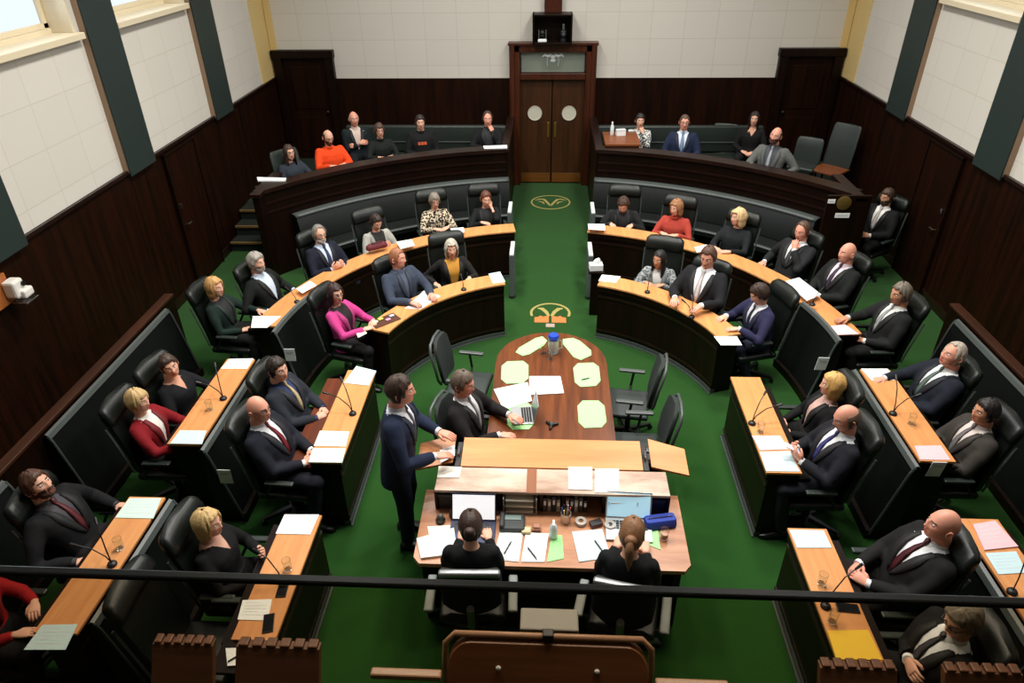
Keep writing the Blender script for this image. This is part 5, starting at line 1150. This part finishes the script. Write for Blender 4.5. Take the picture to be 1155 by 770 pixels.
# tissue box at the aisle end of the inner right arc
tx, ty = 0.606, 8.654
t = empty('tissue_box', (tx, ty, .69), .1, 'white tissue box with a tissue pulled up, beside the aisle gate', 'tissue box')
b = bmesh.new(); box(b, -.09, .09, -.06, .06, 0, .09, .006); mk('carton', b, M_white, t)
b = bmesh.new(); rings(b, [[(x*k+.01*i, y*k, z) for x, y in ((-.05, -.01), (0, -.025), (.05, -.01), (.045, .015), (0, .02), (-.045, .015))] for i, (k, z) in enumerate(((.7, .088), (1, .12), (.7, .15), (.2, .17)))]); mk('tissue', b, M_white, t)
t = empty('side_shelf', (tx, ty, 0), 0, 'small dark shelf stand at the aisle carrying the tissue box', 'stand'); b = bmesh.new(); box(b, -.1, .11, -.09, .09, .66, .688, .004); mk('shelf', b, M_dark, t); b = bmesh.new(); box(b, -.06, .06, -.05, .05, 0, .66, .004); mk('post', b, M_dark, t)
# maroon bag and folder by the members
o = [p for p in COL.objects if p.get('label', '').startswith('person with short dark hair in a light grey')][0]
bx, by = -2.443, 8.930
t = empty('handbag', (bx, by, .851), .6, 'maroon patterned bag on the desk before the person in light grey', 'bag')
b = bmesh.new(); rings(b, [ring_e(z, w, d, 0, 16, .6) for z, w, d in ((0, .15, .05), (.015, .16, .058), (.05, .15, .05), (.075, .12, .03), (.078, .1, .015))]); mk('bag_body', b, mat('maroon_fabric', (96, 26, 34), .7, noise_amt=.4, noise_scale=40), t, True)
b = bmesh.new(); tube(b, [(-.08, 0, .07), (-.06, -.03, .1), (.06, -.03, .1), (.08, 0, .07)], .008, 6); mk('bag_handle', b, mat('maroon_strap', (70, 18, 24), .6), t)
fx, fy = -1.950, 7.024
t = empty('tray', (fx, fy, ZA+.001), .75, 'dark tray of small bright items before the woman in pink', 'tray')
b = bmesh.new(); box(b, -.17, .17, -.09, .09, 0, .012, .004); mk('tray_base', b, wood('tray_wood', (60, 30, 18), (90, 46, 26), .5, 'x'), t)
for nm, (x, y), c in (('note_pad', (-.11, .02), (236, 228, 190)), ('yellow_card', (-.03, .04), (214, 196, 90)), ('pouch', (.03, -.03), (200, 150, 170)), ('small_tin', (.11, .02), (176, 190, 204))):
    b = bmesh.new(); box(b, x-.03, x+.03, y-.022, y+.022, .0125, .03, .006); mk(nm, b, mat('item_%d_%d_%d' % c, c, .6), t)
# ------------------------------------------------ things on the clerks' desk
paper('stack of white papers at the left end of the clerks desk', [(-1.042, 3.763), (-0.765, 3.883), (-0.708, 3.627), (-0.978, 3.575)], ZT, 'white', th=.02)
paper('white papers behind the stack at the left end of the clerks desk', [(-0.980, 3.903), (-0.750, 3.930), (-0.748, 3.856), (-0.954, 3.821)], ZT, 'cream')
paper('open white book left page in the middle of the clerks desk', [(-0.400, 3.869), (-0.218, 3.866), (-0.242, 3.577), (-0.436, 3.595)], ZT, 'white', th=.006)
paper('white sheet beside the open page in the middle of the clerks desk', [(-0.197, 3.867), (-0.017, 3.864), (-0.049, 3.584), (-0.222, 3.578)], ZT, 'white', th=.006)
paper('pale green sheet under the sanitiser bottle', [(0.004, 3.847), (0.087, 3.850), (0.097, 3.623), (-0.029, 3.585)], ZT, 'green', lines=False)
paper('pale blue-white sheet left of the ponytailed clerk', [(0.164, 3.889), (0.402, 3.926), (0.451, 3.645), (0.210, 3.594)], ZT, 'blue', th=.006)
paper('pale green sheet under the right laptop', [(0.429, 3.927), (0.545, 3.903), (0.839, 3.933), (0.834, 3.736)], ZT, 'green', lines=False)
paper('pale green sheet at the left laptop', [(-0.792, 3.873), (-0.737, 4.006), (-0.665, 3.999), (-0.678, 3.858)], ZT, 'green', lines=False)
paper('white sheet hanging at the front of the worn shelf, left of the pair', [(0.139, 4.387), (0.337, 4.394), (0.324, 4.125), (0.134, 4.128)], .967, 'white')
paper('white sheet at the front of the worn shelf, right of the pair', [(0.358, 4.373), (0.555, 4.380), (0.532, 4.103), (0.343, 4.096)], .967, 'white')
paper('white paper at the left end of the worn shelf', [(-0.936, 4.361), (-0.742, 4.356), (-0.750, 4.229), (-0.931, 4.223)], .967, 'cream')
paper('white speech notes on the left folding flap before the standing man', [(-0.949, 4.532), (-0.829, 4.605), (-0.813, 4.469), (-0.921, 4.376)], .99, 'white')
lx, ly = -0.615, 3.853; laptop('dark laptop with a white screen before the dark-haired clerk', (lx, ly+.0, ZT+.002), 0, (44, 50, 74), (244, 246, 250), .9, 1.95, .36, .23)
lx, ly = 0.608, 3.917; laptop('silver laptop with a pale blue screen before the ponytailed clerk', (lx, ly, ZT+.006), -.04, (188, 190, 192), (176, 220, 238), .8, 1.9, .36, .23)
sx, sy = 0.018, 3.831
t = empty('sanitiser_bottle', (sx, sy, ZT+.006), 0, 'clear pump bottle of hand sanitiser in the middle of the clerks desk', 'bottle')
b = bmesh.new(); lathe(b, [(.03, 0), (.033, .01), (.033, .1), (.02, .13), (.012, .14)], n=16); mk('bottle_body', b, mat('milky_plastic', (220, 228, 226), .2), t, True, .8)
b = bmesh.new(); tube(b, [(0, 0, .14), (0, 0, .18)], .008, 8); tube(b, [(0, 0, .178), (0, -.05, .172)], [.01, .006], 8); mk('pump', b, M_white, t)
bx, by = 0.860, 4.000
t = empty('pencil_pouch', (bx, by, ZT+.001), .2, 'bright blue zipped pouch at the right end of the clerks desk', 'pouch')
b = bmesh.new(); rings(b, [[(x, y, z) for y, z in ((-.06*k, 0), (.06*k, 0), (.065*k, .03), (.04*k, .07), (-.04*k, .07), (-.065*k, .03))] for x, k in ((-.12, .8), (-.1, 1), (.1, 1), (.12, .8))]); mk('pouch_body', b, mat('blue_fabric', (36, 62, 160), .7), t, True, 1)
b = bmesh.new(); tube(b, [(-.1, 0, .072), (.1, 0, .072)], .005, 6); mk('zip', b, M_black, t)
cx_, cy_ = 0.876, 3.854; 
t = empty('glass_mug', (cx_, cy_, ZT+.001), 0, 'pinkish drinking glass beside the blue pouch', 'glass'); b = bmesh.new(); lathe(b, TUMB, n=14); mk('tumbler_body', b, M_glass, t, True, .7); b = bmesh.new(); lathe(b, [(.026, .01), (.029, .06), (.001, .06)], n=14); mk('drink', b, mat('pink_drink', (206, 150, 130), .2), t)
# devices and stationery between the two laptops
def gadget(name, label, cat, x, y, parts, rz=0):
    t = empty(name, (x, y, ZT+.001), rz, label, cat)
    for nm, bx_, c, bev in parts:
        b = bmesh.new(); box(b, *bx_, bev); mk(nm, b, mat('gadget_%d_%d_%d' % c, c, .5), t)
    return t
gx, gy = -0.306, 3.946
gadget('desk_telephone', 'dark desk telephone with a pale display between the laptops', 'telephone', gx, gy, [('body', (-.1, .1, -.08, .08, 0, .045), (40, 46, 46), .012), ('display', (-.07, .07, .01, .06, .045, .05), (110, 128, 122), .003), ('handset', (-.1, -.06, -.08, .08, .046, .075), (20, 22, 22), .012)])
gx, gy = -0.163, 3.877
for i, (u, c, l) in enumerate((((-.03, .0), (200, 186, 140), 'cream sticky note block beside the telephone'), ((.05, .03), (150, 96, 70), 'brown stamp block right of the cream note block'))):
    gadget('note_block' if i == 0 else 'stamp', l, 'note block' if i == 0 else 'stamp', gx+u[0], gy+u[1], [('block', (-.035, .035, -.03, .03, 0, .03), c, .003), ('top', (-.025, .025, -.02, .02, .03, .045 if i else .033), tuple(min(255, v+20) for v in c), .003)])
for i, (uv, c, l) in enumerate((((0.237, 3.985), (186, 176, 166), 'round tape dispenser right of the sanitiser bottle'), ((0.355, 3.970), (120, 60, 60), 'dark red ink pad among the stationery'), ((0.466, 3.956), (170, 166, 160), 'small white tape roll left of the right laptop'))):
    t = empty('tape_dispenser' if i != 1 else 'ink_pad', (uv[0], uv[1], ZT+.001), .4*i, l, 'stationery'); b = bmesh.new()
    if i == 1: box(b, -.05, .05, -.03, .03, 0, .025, .006); mk('tin', b, mat('tin_red', c, .5), t); b = bmesh.new(); box(b, -.05, .05, -.03, .03, .0255, .036, .004); mk('lid', b, M_black, t)
    else: lathe(b, [(.02, 0), (.045, 0), (.045, .03), (.02, .03), (.02, 0)], n=18); mk('roll', b, mat('roll_%d' % c[0], c, .4), t); b = bmesh.new(); lathe(b, [(.0001, .002), (.019, .002), (.019, .02), (.0001, .02)], n=14); mk('core', b, mat('core_brown', (120, 90, 60), .7), t)
px_, py_ = 0.117, 3.999
t = empty('pen_holder', (px_, py_, ZT+.001), 0, 'steel pen pot bristling with pens between the two laptops', 'pen pot'); b = bmesh.new(); lathe(b, [(.04, 0), (.042, .1), (.038, .1), (.036, .005)], n=16); mk('pot', b, M_chrome, t)
b_ = random.Random(4)
for k in range(6):
    b = bmesh.new(); a = k*1.05; tube(b, [(.015*math.cos(a), .015*math.sin(a), .01), (.034*math.cos(a), .034*math.sin(a), .15+.02*b_.random())], .005, 6); mk('pen', b, mat('pencol_%d' % k, ((200, 60, 50), (220, 220, 220), (30, 30, 34), (40, 60, 150), (230, 200, 80), (60, 60, 60))[k], .4), t)
# contents of the pigeonholes: document boxes, trays, binders
rnd = random.Random(7)
for (x0, x1, nm, lab, c, n) in ((-.70, -.44, 'document_tray', 'grey-white document tray in the left pigeonhole behind the white screen', (196, 196, 190), 3), (.44, .70, 'document_tray', 'grey-white document tray in the right pigeonhole behind the blue screen', (190, 190, 186), 3), (-.40, -.10, 'document_tray', 'wide document tray behind the desk telephone', (170, 166, 156), 3)):
    t = empty(nm, ((x0+x1)/2, 4.2, .743), 0, lab, 'tray'); w = (x1-x0)/2-.015
    for k in range(n):
        b = bmesh.new(); z = .004+k*.06; box(b, -w, w, -.14+.012*k, .1, z, z+.006, .002); box(b, -w, -w+.006, -.14, .1, z, z+.045); box(b, w-.006, w, -.14, .1, z, z+.045); mk('shelf_tray', b, mat('tray_%d' % c[0], c, .5), t)
        b = bmesh.new(); box(b, -w+.02, w-.03, -.13, .08, z+.007, z+.022); mk('papers', b, mat('paper_cream', PAL['cream'], .75), t)
for k in range(9):
    x = -.05+.036*k if k < 4 else (.13+.036*(k-4)); h = .13+.05*rnd.random(); c = ((60, 56, 52), (120, 116, 108), (34, 40, 60), (150, 140, 120), (90, 40, 34), (40, 44, 44), (180, 176, 168), (70, 60, 44), (30, 32, 36))[k]
    t = empty('binder', (x, 4.2, .743), 0, ('%s binder standing in the middle pigeonhole, %s' % (('brown-grey', 'pale grey', 'navy', 'buff', 'maroon', 'charcoal', 'off-white', 'olive', 'black')[k], ('left group' if k < 4 else 'right group'))), 'binder', 'binders in the pigeonholes')
    b = bmesh.new(); box(b, -.015, .015, -.1, .1, 0, h, .004); mk('cover', b, mat('binder_%d' % k, c, .6), t); b = bmesh.new(); box(b, -.009, .009, -.103, -.1, h*.5, h*.8); mk('spine_label', b, M_white, t)
for k, (x, c, l) in enumerate(((-.83, (50, 54, 54), 'dark equipment box in the far left pigeonhole'), (.83, (28, 40, 72), 'dark blue bag box in the far right pigeonhole'))):
    t = empty('storage_box', (x, 4.2, .743), 0, l, 'box'); b = bmesh.new(); box(b, -.085, .085, -.09, .1, 0, .12, .008); mk('box_body', b, mat('sbox_%d' % k, c, .6), t); b = bmesh.new(); box(b, -.088, .088, -.093, .103, .12, .15, .006); mk('lid', b, mat('sboxlid_%d' % k, tuple(v+14 for v in c), .6), t)
for k, (u, v, c, l) in enumerate(((497, 588, (30, 32, 34), 'black webcam base left of the dark-haired clerk'), (512, 582, (44, 46, 48), 'grey speaker puck left of the white screen'))):
    x, y = ((-0.882, 3.963), (-0.782, 4.024))[k]
    t = empty('desk_gadget', (x, y, ZT+.001), k, l, 'device'); b = bmesh.new(); lathe(b, [(.035, 0), (.04, .02), (.03, .05)], n=14); mk('base', b, M_black, t, True, .7); b = bmesh.new(); ellipsoid(b, (0, 0, .06), (.024, .024, .02)); mk('dome', b, M_trimg, t, True)
for lab, (x, y), rz in (('pen lying on the open white page', (-0.328, 3.710), 1.2), ('pen lying on the white sheet mid desk', (-0.137, 3.649), -1.0), ('pen on the blue-white sheet', (0.370, 3.736), -1.1)):
    pen(lab, x, y, ZT+.009, rz)
# ------------------------------------------------ the Speaker's chair and screens under the gallery
t = empty('speakers_chair', (-.03, 2.2, 0), 0, 'broad brown wooden chair back with a bent rail around it at the bottom centre', 'chair')
def rr_panel(b, w, z0, z1, r, y0, y1, th, n=7):
    pts = [(-w, z0), (w, z0)]
    for i in range(n+1): a = PI/2*i/n; pts.append((w-r+r*math.cos(a), z1-r+r*math.sin(a)))
    for i in range(n+1): a = PI/2+PI/2*i/n; pts.append((-w+r+r*math.cos(a), z1-r+r*math.sin(a)))
    f = lambda z: y0+(y1-y0)*(z-z0)/(z1-z0)
    rings(b, [[(x, f(z)+h, z) for x, z in pts] for h in (0, th)])
b = bmesh.new(); rr_panel(b, .53, .5, 1.6, .12, 1.5, 2.3, .05); 
for v in b.verts: v.co.y -= 2.2
mk('back_panel', b, wood('copper_wood', (104, 60, 34), (136, 86, 52), .4, 'x'), t)
b = bmesh.new(); tube(b, [(-.57, .02, .5), (-.56, .1, 1.4), (-.55, .125, 1.56), (-.5, .14, 1.62), (.5, .14, 1.62), (.55, .125, 1.56), (.56, .1, 1.4), (.57, .02, .5)], .018, 8); mk('bent_rail', b, wood('pale_rail', (150, 108, 84), (190, 146, 116), .35, 'x'), t, True)
b = bmesh.new(); box(b, -.03, .03, .115, .165, 1.57, 1.655, .006); mk('clip', b, M_black, t)
for x in (-.26, .26):
    b = bmesh.new(); ellipsoid(b, (x, .024, 1.5), (.015, .012, .015)); mk('screw_cap', b, M_white, t, True)
for s in (-1, 1):
    b = bmesh.new(); box(b, min(s*.55, s*.92), max(s*.55, s*.92), -.08, -.03, 1.52, 1.56, .01); mk('arm_rail', b, wood('pale_rail', (150, 108, 84), (190, 146, 116), .35, 'x'), t)
b = bmesh.new(); box(b, -.56, .56, -.4, .02, 0, .5, .01); mk('plinth', b, M_dark, t)
t = empty('document_box', (-.02, 2.6, 0), 0, 'pale grey box stand seen just behind the rail of the bottom centre chair', 'stand')
b = bmesh.new(); box(b, -.17, .17, -.05, .1, 1.3, 1.38, .01); mk('box_top', b, mat('pale_box', (150, 146, 138), .6), t); b = bmesh.new(); box(b, -.06, .06, -.05, .05, 0, 1.3, .01); mk('post', b, M_black, t)
M_scr = wood('screen_wood', (92, 56, 36), (128, 82, 56), .5, 'x')
for lab, x0, x1 in (('brown timber screen with a notched top, far left of the bottom edge', -2.34, -1.98), ('brown timber screen with a notched top, left of the bottom centre chair', -1.84, -1.35), ('brown timber screen with a notched top, right of the bottom centre chair', 1.5, 1.92), ('brown timber screen with a notched top, far right of the bottom edge', 2.18, 2.6)):
    t = empty('timber_screen', ((x0+x1)/2, 2.44, 0), 0, lab, 'screen', 'notched timber screens'); w = (x1-x0)/2
    b = bmesh.new(); rings(b, [[(-w-.02, -.7, .2), (w+.02, -.7, .2), (w, 0, 1.28), (-w, 0, 1.28)], [(-w-.02, -.65, .2), (w+.02, -.65, .2), (w, .05, 1.28), (-w, .05, 1.28)]]); mk('panel', b, M_scr, t)
    n = 6
    for k in range(n):
        b = bmesh.new(); xx = -w+2*w*(k+.5)/n; box(b, xx-w/n*.72, xx+w/n*.72, .0, .06, 1.262, 1.3, .008); mk('notch_block', b, M_scr, t)
    b = bmesh.new(); box(b, -w, w, -.74, -.6, 0, .21, .004); mk('foot', b, M_dark, t)

# leaflets tucked against the ends of benches and desks
for lab, s, x0, y0, z0 in (('white leaflet tucked at the bench end behind the bald man in dark red tie', -1, 2.93, 4.588, .5), ('white leaflet tucked at the bench end below the blonde woman in the dark green jacket', -1, 2.98, 6.59, .5), ('white leaflet tucked at the bench end below the man in the indigo suit', 1, 2.98, 6.59, .5), ('white sheet hanging at the near end of the outer right middle desk', 1, 3.3, 4.704, .68)):
    t = empty('leaflet', (s*x0, y0, z0), 0, lab, 'leaflet'); b = bmesh.new(); rings(b, [[(-.06, h, 0), (.06, h, 0), (.07, h-.012, .17), (-.05, h-.012, .17)] for h in (-.006, 0)]); mk('sheet', b, M_white, t)
    b = bmesh.new(); rings(b, [[(-.03, h-.009, .11), (.045, h-.009, .11), (.047, h-.011, .14), (-.027, h-.011, .14)] for h in (-.0068, -.006)]); mk('print', b, MAT_PRINT, t)

# notices on the right end of the gallery front, bottles on the attendant desk
for x, z, w, h, l in ((3.892, 1.352, .05, .03, 'small white notice high on the right end of the gallery front'), (4.086, 1.144, .1, .035, 'wide white notice under the brass plaque on the gallery end')):
    t = empty('notice', (x, 9.529, z), 0, l, 'notice'); b = bmesh.new(); box(b, -w, w, -.008, 0, -h, h, .002); mk('card', b, M_white, t); b = bmesh.new(); box(b, -w*.7, w*.7, -.009, -.008, -h*.2, h*.2); mk('print', b, MAT_PRINT, t)
b = bmesh.new(); lathe(b, [(.001, 0), (.1, 0), (.1, .012), (.085, .018), (.001, .02)], n=24); b.transform(Matrix.Rotation(PI/2, 4, 'X')); o = mk('brass_plaque', b, mat('dim_brass', (110, 88, 40), .5, .4), None, True, .6); o.location = (4.067, 9.529, 1.327); tag(o, 'dim round brass plaque on the right end of the gallery front', 'plaque')
dz_ = 1.451
for k, (x, y, l) in enumerate(((1.05, 12.45, 'clear water bottle on the attendant desk right of the double door'), )):
    t = empty('water_bottle', (x, y, dz_), 0, l, 'bottle'); b = bmesh.new(); lathe(b, [(.03, 0), (.033, .01), (.033, .14), (.014, .19), (.014, .21)], n=14); mk('bottle_body', b, mat('milky_plastic', (220, 228, 226), .2), t, True, .7); b = bmesh.new(); lathe(b, [(.016, .2), (.016, .225)], n=12); mk('cap', b, M_white, t)
t = empty('card_box', (1.2, 12.42, dz_), .2, 'small white box beside the water bottle on the attendant desk', 'box'); b = bmesh.new(); box(b, -.08, .08, -.05, .05, 0, .09, .005); mk('carton', b, M_white, t); b = bmesh.new(); box(b, -.082, .082, -.052, .052, .09, .105, .003); mk('lid', b, mat('box_lid', (214, 216, 214), .6), t)

t = empty('end_flap', (-2.02, 2.74, 0), 0, 'small dark flap at the near end of the left inner desk under the notepad', 'shelf'); b = bmesh.new(); box(b, -.16, .16, -.16, .06, .764, .788, .004); mk('flap', b, M_dark, t); b = bmesh.new(); rings(b, [[(-.12, .07, .764), (.12, .07, .764), (.12, .07, .6), (-.12, .07, .6)], [(-.1, -.1, .764), (.1, -.1, .764), (.1, .05, .6), (-.1, .05, .6)]]); mk('bracket', b, M_dark, t)
